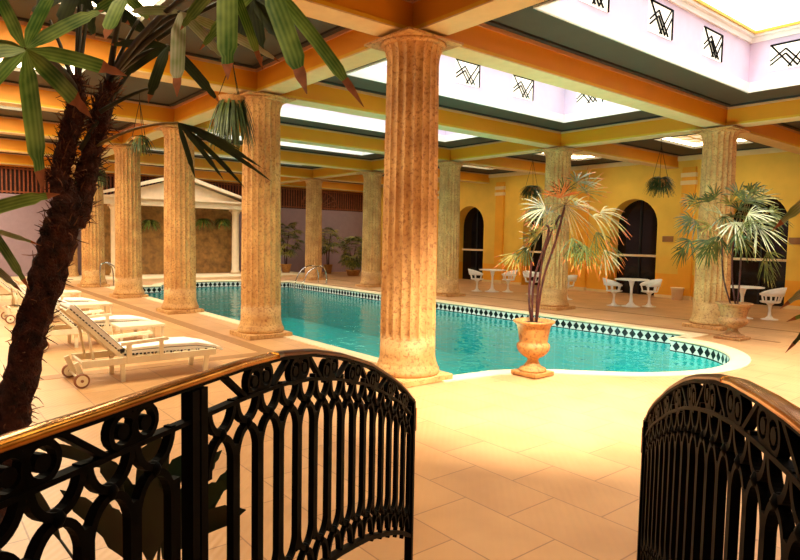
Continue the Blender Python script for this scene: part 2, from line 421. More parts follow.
# sunk floor bands: dark strip parallel to the pool on both sides
mb = MB(); mb.box((-19.0, -.72, -.004), (-2.25, -.50, .004)); mb.box((-2.47, YL+.1, -.004), (-2.25, -.72, .0035)); struct(mb, 'trim_3', 'band')
mb = MB(); mb.box((-16.0, 7.02, -.004), (1.6, 7.12, .004)); mb.box((-16.0, 8.75, -.004), (4.6, 8.83, .004)); struct(mb, 'trim_4', 'band')

# ---- walls
mb = MB(); mb.box((XB-.2, YL-.2, -.1), (XB, YR+.3, 3.0)); struct(mb, 'wall_back', 'lavender')
mb = MB(); mb.box((XB-.25, YL-.2, 3.0), (XB-.03, YR+.3, 3.95), 0); struct(mb, 'wall_back_upper', 'darkwood')
mb = MB(); mb.box((XB-.2, YL-.2, 3.95), (XB+.12, YR+.3, 4.6), 0); struct(mb, 'trim_5', 'beam')
mb = MB(); mb.box((XB-.2, YL-.2, -.1), (XF+.2, YL, 4.6)); struct(mb, 'wall_left', 'lavender')
mb = MB(); mb.box((XF, YL, -.1), (XF+.2, YR+.3, 4.6)); struct(mb, 'wall_front', 'yellow')
# lattice of upright wooden slats above the back wall
mb = MB(); y = YL
while y < YR:
    mb.box((XB-.02, y, 3.02), (XB+.03, y+.045, 3.95)); y += .13
for z in (3.05, 3.86): mb.box((XB-.02, YL, z), (XB+.045, YR, z+.05))
for yc in (10.9,):                                         # arched fan inset
    for j in range(9):
        t = PI*(j+.5)/9
        mb.tube([(XB+.06, yc, 3.1), (XB+.06, yc+.95*math.cos(t), 3.1+.72*math.sin(t))], .018, 4)
    mb.tube([(XB+.06, yc+1.0*math.cos(PI*j/16), 3.1+.76*math.sin(PI*j/16)) for j in range(17)], .03, 5)
lat = struct(mb, 'trim_6', 'lattice')

# ---- yellow wall with arches
ARCH = [-16.1, -12.45, -8.78, -5.08, -1.42, 2.5, 6.2]; AW, AZ = .82, 2.28     # half width, spring height
mb = MB()
def archpts(c, n=16): return [(c+AW*math.cos(PI*j/n), AZ+AW*math.sin(PI*j/n)) for j in range(n+1)]
edges = [XB] + [q for c in ARCH for q in (c-AW, c+AW)] + [XF]
for i in range(0, len(edges), 2):
    x0, x1 = edges[i], edges[i+1]
    mb.box((x0, YR, .75), (x1, YR+.55, 4.6), 0); mb.box((x0, YR, -.1), (x1, YR+.55, .75), 1)
for c in ARCH:
    P = archpts(c); n = len(mb.v)
    for (x, z) in P: mb.v += [Vector((x, YR, z)), Vector((x, YR, 4.6)), Vector((x, YR+.55, z))]
    for i in range(len(P)-1):
        a, b = n+i*3, n+(i+1)*3
        mb.face((a, a+1, b+1, b), 0); mb.face((a+2, a, b, b+2), 0)
struct(mb, 'wall_right', ['yellow', 'dado'])
mb = MB()
for i in range(0, len(edges), 2): mb.box((edges[i], YR-.02, 0), (edges[i+1], YR, .09))
struct(mb, 'baseboard_right', 'soffit')
mb = MB(); mb.box((XB, YR-.05, 4.18), (XF, YR, 4.34)); struct(mb, 'trim_7', 'soffit')
for i, x in enumerate((-14.3, -10.75, -6.95, -3.3, .55, 4.3)):
    mb = MB(); mb.box((x-.2, YR-.09, .0), (x+.2, YR, 3.97), 0)
    for z in (3.45, 3.68): mb.box((x-.23, YR-.12, z), (x+.23, YR, z+.12), 1)
    mb.box((x-.22, YR-.11, 0), (x+.22, YR, .12), 1)
    struct(mb, 'wall_pilaster', ['dado', 'soffit'])
for i, c in enumerate(ARCH):                               # dark glazed arches
    mb = MB(); P = [(c-AW, -.02)] + [(x, z) for x, z in reversed(archpts(c))] + [(c+AW, -.02)]
    mb.prism(P, 'y', YR+.50, YR+.53)
    wn = struct(mb, 'window_%d' % (i+1), 'darkglass')
    mb = MB(); mb.box((c-AW, YR+.44, 1.24), (c+AW, YR+.50, 1.31)); mb.build('transom_bar', 'temple', wn)
    mb = MB(); mb.box((c-.025, YR+.46, 0), (c+.025, YR+.50, 1.24)); mb.box((c-.025, YR+.46, 1.31), (c+.025, YR+.50, AZ+AW)); mb.build('glazing_bar', 'dark', wn)

# ---- beams
def beam(x0, y0, x1, y1):
    mb = MB()
    if abs(x1-x0) < 1: ax = 1
    else: ax = 0
    mb.box((x0, y0, ZB+.015), (x1, y1, ZC+.1), 0)
    if ax == 1:
        xc = (x0+x1)/2; h = (x1-x0)/2
        mb.box((xc-h-.012, y0, ZB+.015), (xc-h+.05, y1, ZB+.055), 2); mb.box((xc+h-.05, y0, ZB+.015), (xc+h+.012, y1, ZB+.055), 2)
        mb.box((xc-h-.012, y0, ZB), (xc+h+.012, y1, ZB+.015), 1)
        for s in (-1, 1): mb.box((xc+s*h-.02, y0, ZC-.05), (xc+s*h+.02, y1, ZC-.002), 3)
    else:
        yc = (y0+y1)/2; h = (y1-y0)/2
        mb.box((x0, yc-h-.012, ZB+.015), (x1, yc-h+.05, ZB+.055), 2); mb.box((x0, yc+h-.05, ZB+.015), (x1, yc+h+.012, ZB+.055), 2)
        mb.box((x0, yc-h-.012, ZB), (x1, yc+h+.012, ZB+.015), 1)
        for s in (-1, 1): mb.box((x0, yc+s*h-.02, ZC-.05), (x1, yc+s*h+.02, ZC-.002), 3)
    return struct(mb, 'ceiling_beam', ['beam', 'soffit', 'lip', 'pinkline'])
XS = [k*A for k in range(-5, 1)] + [2*A]
for x in XS: beam(x-HW, YL, x+HW, YR)
for yy in (0, W8):
    for i in range(len(XS)-1): beam(XS[i]+HW+.013, yy-HW, XS[i+1]-HW-.013, yy+HW)
    beam(XS[-1]+HW+.013, yy-HW, XF, yy+HW)

# ---- ceiling with roof-light openings
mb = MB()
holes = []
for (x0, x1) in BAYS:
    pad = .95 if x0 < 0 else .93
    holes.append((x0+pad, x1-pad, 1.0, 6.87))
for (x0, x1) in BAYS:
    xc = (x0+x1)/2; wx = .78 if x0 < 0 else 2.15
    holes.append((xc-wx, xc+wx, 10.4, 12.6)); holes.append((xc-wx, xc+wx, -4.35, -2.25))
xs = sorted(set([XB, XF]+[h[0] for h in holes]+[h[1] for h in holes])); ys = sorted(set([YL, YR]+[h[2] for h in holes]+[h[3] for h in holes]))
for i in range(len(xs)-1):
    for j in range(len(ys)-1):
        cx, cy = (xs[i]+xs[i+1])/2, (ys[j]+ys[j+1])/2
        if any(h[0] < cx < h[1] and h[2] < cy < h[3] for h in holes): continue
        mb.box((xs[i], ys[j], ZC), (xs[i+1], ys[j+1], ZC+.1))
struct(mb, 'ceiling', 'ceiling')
mb = MB()                                                   # dark moulding strip inside each bay
for (x0, x1) in BAYS:
    for (y0, y1) in ((HW, W8-HW), (W8+HW, YR), (YL, -HW)):
        a0, a1, b0, b1 = x0+HW+.10, x1-HW-.10, y0+.10, y1-.10
        for q in (((a0, b0), (a1, b0+.05)), ((a0, b1-.05), (a1, b1)), ((a0, b0), (a0+.05, b1)), ((a1-.05, b0), (a1, b1))):
            mb.box((q[0][0], q[0][1], ZC-.03), (q[1][0], q[1][1], ZC-.001))
struct(mb, 'trim_8', 'ceiling_dark')

# ---- recessed light panels over the aisles
for bi, (x0, x1) in enumerate(BAYS):
    for (h, where) in ((holes[6+2*bi], 'right'), (holes[7+2*bi], 'left')):
        a0, a1, b0, b1 = h
        nm_ = ('over the aisle by the yellow arched wall' if where == 'right' else 'over the aisle with the sun loungers')
        t = root('ceiling_light_panel', ((a0+a1)/2, (b0+b1)/2, ZC+.1), ('warm lit rectangular ceiling panel '+nm_+', '+('nearest bay', 'second bay', 'third bay', 'fourth bay', 'fifth bay', 'farthest bay')[5-bi]), 'ceiling light', 'lit ceiling panels')
        X, Y = (a1-a0)/2, (b1-b0)/2
        mb = MB()
        for q in (((-X, -Y), (X, -Y+.16)), ((-X, Y-.16), (X, Y)), ((-X, -Y+.16), (-X+.16, Y-.16)), ((X-.16, -Y+.16), (X, Y-.16))): mb.box((q[0][0], q[0][1], -.03), (q[1][0], q[1][1], .0))
        mb.build('light_frame', 'panel', t)
        mb = MB(); mb.box((-X+.16, -Y+.16, .0), (X-.16, Y-.16, .02)); mb.build('diffuser', 'panel_core', t)
        mb = MB()
        for j in range(1, 4):
            y_ = lerp(-Y+.16, Y-.16, j/4); mb.box((-X+.16, y_-.02, -.02), (X-.16, y_+.02, 0))
        for j in range(1, 3):
            x_ = lerp(-X+.16, X-.16, j/3); mb.box((x_-.02, -Y+.16, -.02), (x_+.02, Y-.16, 0))
        mb.build('lattice', 'soffit', t)
# ---- roof-light wells with clerestory windows
def clerestory(parent, c, nrm):
    """window .62 x .42 with angular bars, centred at c on a wall whose inner normal is nrm"""
    nrm = Vector(nrm); t = Vector((0, 0, 1)).cross(nrm); c = Vector(c)
    T = Matrix((t, nrm, Vector((0, 0, 1)))).transposed().to_4x4(); T.translation = c
    w_, h_ = .32, .21
    mb = MB(); mb.box((-w_, -.01, -h_), (w_, .006, h_), T=T); pn = mb.build('window_pane', 'winlight', parent)
    mb = MB()
    for a, b in (((w_, -h_), (w_, h_)), ((-w_, h_), (w_, h_))):
        mb.tube([T @ Vector((a[0], .015, a[1])), T @ Vector((b[0], .015, b[1]))], .016, 4)
    mb.build('window_frame', 'iron', parent)
    mb = MB()
    for a, b in (((-.30, .2), (.02, -.19)), ((.28, .2), (-.04, -.19)), ((-.31, -.05), (-.08, .12)), ((-.08, .12), (.2, -.19)), ((-.31, -.12), (-.08, .04)), ((-.08, .04), (.11, -.19)), ((.30, .1), (.1, -.19))):
        mb.tube([T @ Vector((a[0], .02, a[1])), T @ Vector((b[0], .02, b[1]))], .014, 4)
    mb.build('window_bars', 'iron', parent)
for bi, (x0, x1) in enumerate(BAYS):
    h = holes[bi]; a0, a1, b0, b1 = h; mb = MB(); th = .12; zt = 5.32
    for q in (((a0-th, b0-th), (a0, b1+th)), ((a1, b0-th), (a1+th, b1+th)), ((a0, b0-th), (a1, b0)), ((a0, b1), (a1, b1+th))):
        mb.box((q[0][0], q[0][1], ZC+.1), (q[1][0], q[1][1], zt), 0)
    for z0, z1, d in ((ZC-.02, ZC+.15, .03), (5.16, 5.24, .04), (5.24, 5.32, .10)):
        for q in (((a0-.005, b0-.005), (a0+d, b1+.005)), ((a1-d, b0-.005), (a1+.005, b1+.005)), ((a0+d, b0-.005), (a1-d, b0+d)), ((a0+d, b1-d), (a1-d, b1+.005))):
            mb.box((q[0][0], q[0][1], z0), (q[1][0], q[1][1], z1), 1)
    for q in (((a0+.10, b0+.1), (a0+.13, b1-.1)), ((a1-.13, b0+.1), (a1-.10, b1-.1)), ((a0+.13, b0+.10), (a1-.13, b0+.13)), ((a0+.13, b1-.13), (a1-.13, b1-.10))):
        mb.box((q[0][0], q[0][1], 5.28), (q[1][0], q[1][1], 5.32), 2)
    we = struct(mb, 'skylight_well', ['well', 'white', 'rim'])
    mb = MB(); mb.box((a0, b0, zt), (a1, b1, zt+.02)); mb.build('glass_roof', 'glass', we)
    nx = 4
    for y in (5.43, 3.80, 2.15):
        clerestory(we, (a0+.003, y, 4.84), (1, 0, 0))
        clerestory(we, (a1-.003, y, 4.84), (-1, 0, 0))
    for j in ((.33, .67) if x0 < 0 else (.12, .37, .63, .88)):
        xx = lerp(a0, a1, j)
        if x0 == 0: xx = a0+.65+j*0 + (j-.12)*1.0*(a1-a0)
        if x0 == 0 and xx > a1-.4: continue
        clerestory(we, (xx, b1-.003, 4.84), (0, -1, 0)); clerestory(we, (xx, b0+.003, 4.84), (0, 1, 0))

# ================================================================== COLUMNS
def flute_ring(r, depth, z, nf=20, per=6):
    out = []
    for i in range(nf):
        for j in range(per):
            t = j/per; th = 2*PI*(i+t)/nf
            d = depth*math.sin(PI*t)**.8 if t > 0 else 0
            out.append(Vector(((r-d)*math.cos(th), (r-d)*math.sin(th), z)))
    return out
def make_column(label):
    c = root('fluted_column', (0, 0, 0), label, 'column', 'fluted columns around the pool')
    MB().box((-.39, -.39, 0), (.39, .39, .075)).build('plinth', 'column', c, bevel=.01)
    MB().lathe([(.375,.075),(.385,.10),(.382,.14),(.36,.17),(.36,.19),(.35,.20),(.35,.215),(.338,.25),(.332,.30),(.330,.50)], seg=40).build('base', 'column', c)
    mb = MB(); Z = [.50, .53, .56] + [lerp(.65, 3.68, i/10) for i in range(11)] + [3.74, 3.79, 3.84, 3.875]
    K = 120
    for z in Z:
        t = max(0, (z-.50)/3.3); r = lerp(.330, .302, t**1.4); dp = .030
        if z <= .50: dp = 0
        elif z < .56: dp = .02
        if z > 3.69: r += .05*((z-3.69)/.185)**2; dp = .026
        mb.v += flute_ring(r, dp, z)
    for i in range(len(Z)-1):
        for j in range(K):
            j2 = (j+1) % K; mb.face((i*K+j, i*K+j2, (i+1)*K+j2, (i+1)*K+j))
    mb.build('shaft', 'column', c)
    MB().lathe([(.345,3.865),(.37,3.88),(.385,3.905)], seg=40).box((-.41, -.41, 3.905), (.41, .41, 3.93)).box((-.2, -.2, 3.93), (.2, .2, ZB)).build('capital', 'column', c)
    return c
col0 = make_column('large fluted stone column in the middle foreground, behind the left iron gate')
names_n = ['second fluted column of the near row, at the pool edge with a fern basket at its top', 'fluted column of the near row, just behind the white sun loungers, third from the camera',
           'fluted column of the near row with a small hanging basket at its top', 'fluted column of the near row beside the chrome ladder, partly behind the palm trunk',
           'farthest fluted column of the near row, seen behind the palm trunk']
for i, l in enumerate(names_n): copy_thing(col0, (-(i+1)*A, 0, 0), l, rz=0)
names_f = ['fluted column on the right, behind the round terracotta urn of fan palm', 'fluted column across the pool behind the tall potted palm in the middle',
           'fluted column across the pool just right of the large foreground column', 'fluted column across the pool just left of the large foreground column',
           'small distant fluted column across the pool behind the chrome handrail']
for i, l in enumerate(names_f): copy_thing(col0, (-i*A, W8, 0), l, rz=0)

# ================================================================== TEMPLE FRONT (aedicula)
tx = -18.6
t = root('temple_portico', (tx, 3.8, 0), 'cream temple portico with triangular pediment at the far end of the pool', 'portico')
def loc(mb): return mb
def tcol(y):
    mb = MB(); mb.box((-.2, y-.2, 0), (.2, y+.2, .12)); mb.lathe([(.19,.12),(.19,.2),(.15,.25),(.14,2.55),(.19,2.65),(.19,2.68)], c=(0, y, 0), seg=16); mb.box((-.2, y-.2, 2.68), (.2, y+.2, 2.76))
    mb.build('column', 'temple', t)
for y in (-2.35, 2.35): tcol(y)
mb = MB(); mb.box((-.25, -2.75, 2.76), (.25, 2.75, 3.0)); mb.box((-.3, -2.85, 3.0), (.32, 2.85, 3.07)); mb.build('entablature', 'temple', t)
mb = MB(); mb.prism([(-2.6, 3.07), (2.6, 3.07), (0, 3.86)], 'x', -.2, .14); mb.build('tympanum', 'temple', t)
mb = MB()
for s in (-1, 1): mb.prism([(s*2.95, 3.07), (s*2.95, 3.17), (0, 4.05), (0, 3.9)], 'x', -.25, .34)
mb.build('raking_cornice', 'temple', t)
mb = MB(); mb.box((-19.4, 1.0, 0), (-19.3, 6.6, 2.9)); struct(mb, 'wall_back_panel', plain('brown_stone_tiles', srgb(150,108,52), .7, var=.45, scale=5, bump=.3))
mb = MB(); mb.box((XB, -1.8, .0), (-16.95, 9.2, .10)); struct(mb, 'floor_step', 'coping')

# ================================================================== PLANT HELPERS
def fan(mb, hub, axis, nrm, size, n=10, spread=150, width=.018, droop=.3, m=0, tipm=None, jitter=.15):
    """palmate leaf: leaflets radiating from hub around axis in the plane normal to nrm"""
    hub = Vector(hub); axis = Vector(axis).normalized(); nrm = Vector(nrm); nrm = (nrm-axis*nrm.dot(axis)).normalized(); s = axis.cross(nrm)
    for i in range(n):
        th = math.radians(lerp(-spread/2, spread/2, (i+.5)/n)+random.uniform(-6, 6))
        d = axis*math.cos(th)+s*math.sin(th)+nrm*random.uniform(-.15, .15)
        L = size*(1-.35*abs(th)/PI)*random.uniform(1-jitter, 1+jitter)
        pts = []; wd = []
        for j in range(6):
            q = j/5; pts.append(hub+d*L*q+Vector((0, 0, -1))*droop*L*q*q); wd.append(max(.0015, width*(.35+1.3*q-1.55*q*q*q) if q < .95 else .002))
        sd = d.cross(nrm)
        mb.ribbon(pts, wd, sd, m, tipm, .8, .25)
def fern_mesh(mb, c, r, n=40, drop=1.0, width=.028):
    c = Vector(c)
    for i in range(n):
        a = random.uniform(0, 2*PI); L = r*random.uniform(.7, 1.2); up = random.uniform(.1, .9)
        pts = []; wd = []
        for j in range(6):
            q = j/5
            pts.append(c+Vector((math.cos(a)*L*q, math.sin(a)*L*q, r*(up*q*1.2-drop*1.5*q*q)))); wd.append(width*(1-.8*q))
        mb.ribbon(pts, wd, Vector((-math.sin(a), math.cos(a), 0)), random.choice((0, 0, 1)), fold=.3)

# ---- hanging baskets
def make_basket(loc_, r, label, ztop, drop=1.0, n=60):
    b = root('hanging_basket', loc_, label, 'hanging plant', 'hanging fern baskets')
    MB().lathe([(r*.25, -r*.5), (r*.5, -r*.35), (r*.62, 0), (r*.58, 0), (r*.1, -.02)], seg=14).build('pot', 'terracotta', b)
    mb = MB(); fern_mesh(mb, (0, 0, 0), r, n, drop); mb.build('fern_leaves', ['fern', 'leaf_mid'], b)
    mb = MB(); H = ztop-loc_[2]
    for k_ in range(3):
        a = k_*2*PI/3; mb.tube([(r*.6*math.cos(a), r*.6*math.sin(a), 0), (0, 0, min(.8, H*.8))], .006, 4)
    mb.tube([(0, 0, min(.8, H*.8)), (0, 0, H)], .007, 4); mb.build('hanger', 'wire', b)
    return b
make_basket(Vector((-2.987, -0.900, 3.672)), .32, 'hanging basket with long drooping fern beside the second near column', ZC, 1.7, 150)
make_basket(Vector((-6.701, -1.100, 3.489)), .24, 'small hanging basket above the fourth column of the near row', ZC, 1.0, 70)
make_basket(Vector((-10.437, -1.000, 3.224)), .25, 'hanging fern half hidden behind the palm trunk', ZC, 1.4, 60)
make_basket(Vector((-2.109, 9.700, 3.219)), .34, 'hanging fern basket in front of the yellow wall pilaster on the right', ZC, .9, 170)
make_basket(Vector((-6.015, 9.700, 3.232)), .34, 'hanging fern basket above the tall potted palm, before the arches', ZC, .9, 170)
for (p_, l_) in ((Vector((-19.200, 2.890, 2.155)), 'wall fern hanging at the left of the brown portico panel'), (Vector((-19.200, 5.005, 2.264)), 'wall fern hanging in the middle of the brown portico panel'), (Vector((-19.200, 5.822, 2.291)), 'wall fern hanging right on the brown portico panel')):
    b = root('wall_fern', p_, l_, 'hanging plant', 'ferns on the portico panel')
    MB().lathe([(.06, -.12), (.09, 0), (.08, 0)], seg=10).build('pot', 'terracotta', b)
    mb = MB(); fern_mesh(mb, (.05, 0, 0), .38, 110, .8, .035); mb.build('fern_leaves', ['blade', 'leaf_mid'], b)

# ---- urns
def urn(loc_, s, label, mat):
    u_ = root('stone_urn', loc_, label, 'urn', None)
    q = .19*s
    MB().box((-q, -q, 0), (q, q, .045*s)).build('plinth', mat, u_, bevel=.008)
    prof = [(.165,.045),(.17,.06),(.16,.08),(.11,.10),(.08,.14),(.065,.17),(.075,.195),(.12,.215),(.165,.25),(.195,.29),(.205,.33),(.20,.36),(.175,.375),(.172,.39),(.178,.43),(.188,.48),(.20,.54),(.212,.58),(.235,.60),(.255,.612),(.258,.63),(.245,.638),(.21,.632),(.20,.60),(.06,.59)]
    MB().lathe([(r*s, z*s) for r, z in prof], seg=36).build('bowl', mat, u_)
    MB().lathe([(.06*s, .57*s), (.2*s, .575*s), (.19*s, .60*s), (.02, .605*s)], seg=20).build('soil', 'soil', u_)
    return u_
U1 = (.775, 1.39, .012); U2 = (.93, 6.78, 0)
urn(U1, 1.0, 'terracotta footed urn on the pool coping, centre of the picture', 'terracotta').scale = (1, 1, 1.07)
urn(U2, 1.0, 'stone footed urn by the right column beyond the rounded pool end', 'urn').scale = (1.2, 1.2, 1.02)

# ---- palms in the urns: (hub, direction it faces)
def petiole(mb, a, b, r=.006, sag=.1, m=0):
    a, b = Vector(a), Vector(b); L = (b-a).length
    pts = [a.lerp(b, q/6)+Vector((0, 0, sag*L*4*(q/6)*(1-q/6))) for q in range(7)]
    mb.tube(pts, [lerp(r, r*.6, q/6) for q in range(7)], 5, m, smooth=True)
def potted_palm(name, base, label, canes, fans, H, leafw=.0095):
    t = root(name, base, label, 'palm'); B = Vector(base)
    for pts in canes:
        mb = MB(); pts = [Vector(q)-B for q in pts]; P = smoothpath(pts, 5)
        mb.tube(P, [.013+.003*(j % 2) for j in range(len(P))], 7); mb.build('cane', 'cane', t)
    for (hub, src, axis, nrm, size, n, spread, droop, mats) in fans:
        hub = Vector(hub)-B; src = Vector(src)-B
        mb = MB(); petiole(mb, src, hub, .006, .05, 2)
        fan(mb, hub, axis, nrm, size, n, spread, leafw if name else 0, droop, 0, 1); mb.build('frond', mats+['palestalk'], t)
    return t
R_ = _r.copy(); R_.z = 0; R_.normalize(); D_ = _d.copy(); D_.z = 0; D_.normalize(); UP = Vector((0, 0, 1))     # compass of the hall: along and across the view
b1 = Vector((U1[0], U1[1], .665))
top1 = Vector((1.128, 1.450, 2.104)); top2 = Vector((0.952, 1.350, 1.866)); top3 = Vector((0.663, 1.450, 1.459))
F = []
def f(hub, src, right, up, back, size, n, spread, droop, mats=('leaf_gold', 'leaf_red')):
    ax = R_*right+UP*up+D_*back
    F.append((hub, src, ax, -D_*.8+UP*.5+R_*random.uniform(-.2, .2), size*.84, n, spread, droop, list(mats)))
f(Vector((1.301, 1.550, 2.256)), top1, .5, .9, .1, .40, 12, 190, .15)
f(Vector((1.163, 1.300, 2.177)), top1, .0, 1, -.3, .38, 10, 160, .15, ('leaf_red', 'leaf_gold'))
f(Vector((1.030, 1.200, 2.060)), top2, -1, .25, 0, .42, 12, 150, .25, ('blade_pale', 'leaf_gold'))
f(Vector((0.921, 1.500, 2.028)), top1, -.1, -.6, -.4, .32, 9, 170, .3, ('leaf_gold', 'leaf_red'))
f(Vector((1.409, 1.750, 2.016)), top1, 1, .1, 0, .45, 11, 130, .5)
f(Vector((1.463, 1.600, 1.789)), top1, .6, -.9, 0, .38, 9, 110, .3, ('leaf_mid', 'leaf_red'))
f(Vector((1.457, 1.400, 1.636)), top1, .1, -1, -.2, .38, 9, 120, .2, ('leaf_mid', 'leaf_red'))
f(Vector((1.387, 1.900, 1.578)), top1, .6, -1, 0, .38, 7, 100, .2, ('blade_pale', 'leaf_red'))
f(Vector((1.348, 1.300, 1.713)), top1, .3, -.8, -.2, .32, 8, 140, .2, ('leaf_mid', 'leaf_gold'))
f(Vector((0.787, 1.400, 1.685)), top2, -.7, .5, 0, .30, 9, 160, .2, ('leaf_mid', 'blade_pale'))
f(Vector((0.614, 1.200, 1.520)), top2, -.6, -.8, 0, .34, 9, 110, .1, ('leaf_gold', 'leaf_red'))
f(Vector((0.657, 1.600, 1.787)), top3, .2, 1, .2, .28, 8, 150, .2, ('leaf_mid', 'leaf_gold'))
f(Vector((0.641, 1.750, 2.007)), top1, -.5, .8, .5, .36, 9, 150, .3, ('leaf_mid', 'leaf_red'))
f(Vector((0.952, 1.900, 2.132)), top1, .8, .6, .5, .42, 10, 150, .4, ('leaf_gold', 'leaf_red'))
def thicken(F, dx, mats, ds):
    out = list(F)
    for (hub, src, ax, nr, size, n, spread, droop, m_) in F:
        h2 = hub+R_*random.uniform(-dx, dx)+UP*random.uniform(-dx, dx)+D_*random.uniform(-dx, dx)
        out.append((h2, src, ax+R_*random.uniform(-.4, .4)+UP*random.uniform(-.4, .3), nr+UP*random.uniform(-.6, .6)+R_*random.uniform(-.6, .6), size*ds, n, spread, droop+.1, list(random.choice(mats))))
    return out
F = thicken(F, .13, [('leaf_mid', 'leaf_gold'), ('leaf_gold', 'leaf_red'), ('leaf_mid', 'leaf_red')], .85)
potted_palm('potted_palm', b1, 'tall slender palm with red canes and pale fan leaves in the terracotta urn', 
    [[b1+Vector((-.03, 0, 0)), Vector((0.730, 1.420, 1.187)), Vector((0.949, 1.380, 1.747)), top2], [b1+Vector((.03, .01, 0)), Vector((0.867, 1.420, 1.196)), Vector((1.016, 1.450, 1.688)), top1],
     [b1+Vector((-.07, .03, 0)), Vector((0.662, 1.420, 0.931)), Vector((0.643, 1.450, 1.181)), top3], [b1+Vector((0, .04, 0)), Vector((0.773, 1.450, 1.065)), Vector((0.859, 1.450, 1.564)), Vector((1.025, 1.500, 1.990))]], F, 1)
F = []; b2 = Vector((U2[0], U2[1], .625))
tp = Vector((0.846, 6.800, 1.758)); tq = Vector((0.696, 6.700, 1.844)); t3 = Vector((0.955, 6.900, 1.797))
k_ = 0
for (px, r_, u_, bk_, sz, mt) in ((Vector((0.372, 6.500, 2.377)), -.9, .5, 0, .42, 0), (Vector((0.428, 6.300, 2.066)), -1, -.1, 0, .42, 1), (Vector((0.618, 6.300, 1.749)), -.6, -.9, 0, .40, 1), (Vector((0.033, 6.900, 1.750)), -.9, -.7, 0, .36, 1),
    (Vector((0.585, 6.600, 2.500)), -.4, 1, 0, .40, 1), (Vector((0.809, 7.000, 2.549)), .1, 1, .2, .42, 1), (Vector((1.166, 6.900, 2.459)), .6, .7, 0, .45, 0), (Vector((1.419, 6.800, 2.241)), 1, 0, 0, .42, 1),
    (Vector((1.228, 6.400, 2.195)), .5, .1, -.6, .60, 2), (Vector((1.379, 6.400, 1.993)), .7, -.4, -.3, .60, 2), (Vector((1.068, 6.300, 2.059)), 0, -.6, -.6, .56, 2), (Vector((0.807, 6.400, 2.186)), -.3, .2, -.6, .5, 2),
    (Vector((0.801, 6.300, 1.820)), -.2, -.9, -.2, .38, 1), (Vector((1.211, 6.300, 1.756)), .3, -.8, -.2, .36, 1), (Vector((1.373, 6.900, 1.560)), .5, -.9, 0, .45, 1), (Vector((0.847, 6.600, 2.368)), 0, .8, -.4, .42, 0),
    (Vector((0.567, 6.500, 2.017)), -.6, 0, -.4, .45, 0), (Vector((1.092, 6.600, 2.394)), .3, .8, -.3, .42, 1)):
    ax = R_*r_+UP*u_+D_*bk_
    F.append((px, (tp, tq, t3)[k_ % 3], ax, -D_*.7+UP*.6, sz*.92, 12 if mt == 2 else 11, 180 if mt == 2 else 150, .3, [['leaf_gold', 'leaf_mid'], ['leaf_mid', 'leaf_mid'], ['blade_pale', 'leaf_gold']][mt])); k_ += 1
F = thicken(F, .2, [('leaf_mid', 'leaf_mid'), ('leaf_mid', 'leaf_gold'), ('leaf_mid', 'leaf_mid')], .85)
potted_palm('potted_palm', b2, 'bushy fan palm with a round head in the stone urn by the right column',
    [[b2+Vector((-.06, 0, 0)), Vector((0.729, 6.750, 1.129)), tq], [b2+Vector((0, .05, 0)), Vector((0.862, 6.800, 1.136)), tp], [b2+Vector((.06, 0, 0)), Vector((0.976, 6.850, 1.141)), t3]], F, 1, .015)

# ---- plants against the lavender wall
def bush(base, h, r, label, n, potr, poth):
    t = root('potted_tree', base, label, 'potted plant')
    MB().lathe([(potr*.7, 0), (potr, poth*.9), (potr*1.08, poth*.92), (potr*1.08, poth), (potr*.9, poth), (.02, poth*.95)], seg=18).build('pot', 'terracotta', t)
    mb = MB()
    for k in range(3):
        a = k*2.1; mb.tube([(0.04*math.cos(a), .04*math.sin(a), poth*.9), (.08*math.cos(a), .08*math.sin(a), h*.5), (r*.4*math.cos(a), r*.4*math.sin(a), h*.8)], [.03, .02, .01], 6)
    mb.build('stem', 'cane', t)
    mb = MB()
    for k in range(n):
        a = random.uniform(0, 2*PI); e = random.uniform(-1, 1); rr = r*random.uniform(.4, 1)
        hub = Vector((math.cos(a)*rr*math.sqrt(1-e*e*.8), math.sin(a)*rr*math.sqrt(1-e*e*.8), h*.68+e*r*1.1))
        fan(mb, hub, Vector((math.cos(a), math.sin(a), e*.6+.2)), UP, .36, 8, 190, .030, .5, random.choice((0, 1)))
    mb.build('foliage', ['leaf_mid', 'leaf_gold'], t)
bush(Vector((-18.600, 10.715, 0.010)), 2.3, .5, 'slender potted tree in a terracotta pot before the lavender wall, nearer the handrail', 44, .2, .42)
bush(Vector((-17.000, 11.018, -0.043)), 1.7, .55, 'bushy potted palm in a wide pot before the lavender wall', 90, .32, .3)
bush(Vector((-18.600, 8.523, 0.078)), 2.3, .6, 'potted tree before the lavender wall, left of the distant column', 70, .22, .4)

# ================================================================== CHROME RAILS
def handrail(base, label, rot):
    t = root('pool_handrail', base, label, 'handrail', 'pool entry handrails', rz=rot)
    for s in (-.28, .28):
        P = smoothpath([(s, .5, 0), (s, .5, .35), (s, .38, .58), (s, .1, .62), (s, -.25, .42), (s, -.45, .05), (s, -.5, -.3)], 4)
        MB().tube(P, .022, 8).build('rail_tube', 'chrome', t)
    mb = MB()
    for s in (-.28, .28): mb.lathe([(.05, 0), (.05, .02), (.025, .025)], c=(s, .5, 0), seg=12)
    mb.build('floor_flange', 'chrome', t)
handrail((-13.55, 6.75, .012), 'curved chrome pool handrails in front of the small distant column', 0)
t = root('pool_ladder', (-15.2, .52, .012), 'chrome pool ladder beside the far near-row column, left of the portico', 'ladder')
for s in (-.2, .2):
    MB().tube(smoothpath([(s, -.42, 0), (s, -.42, .62), (s, -.30, .75), (s, -.1, .70), (s, 0.05, .4), (s, .05, -.9)], 4), .02, 8).build('rail_tube', 'chrome', t)
mb = MB()
for z in (-.35, -.65): mb.box((-.2, .0, z), (.2, .1, z+.02))
mb.build('tread', 'chrome', t)

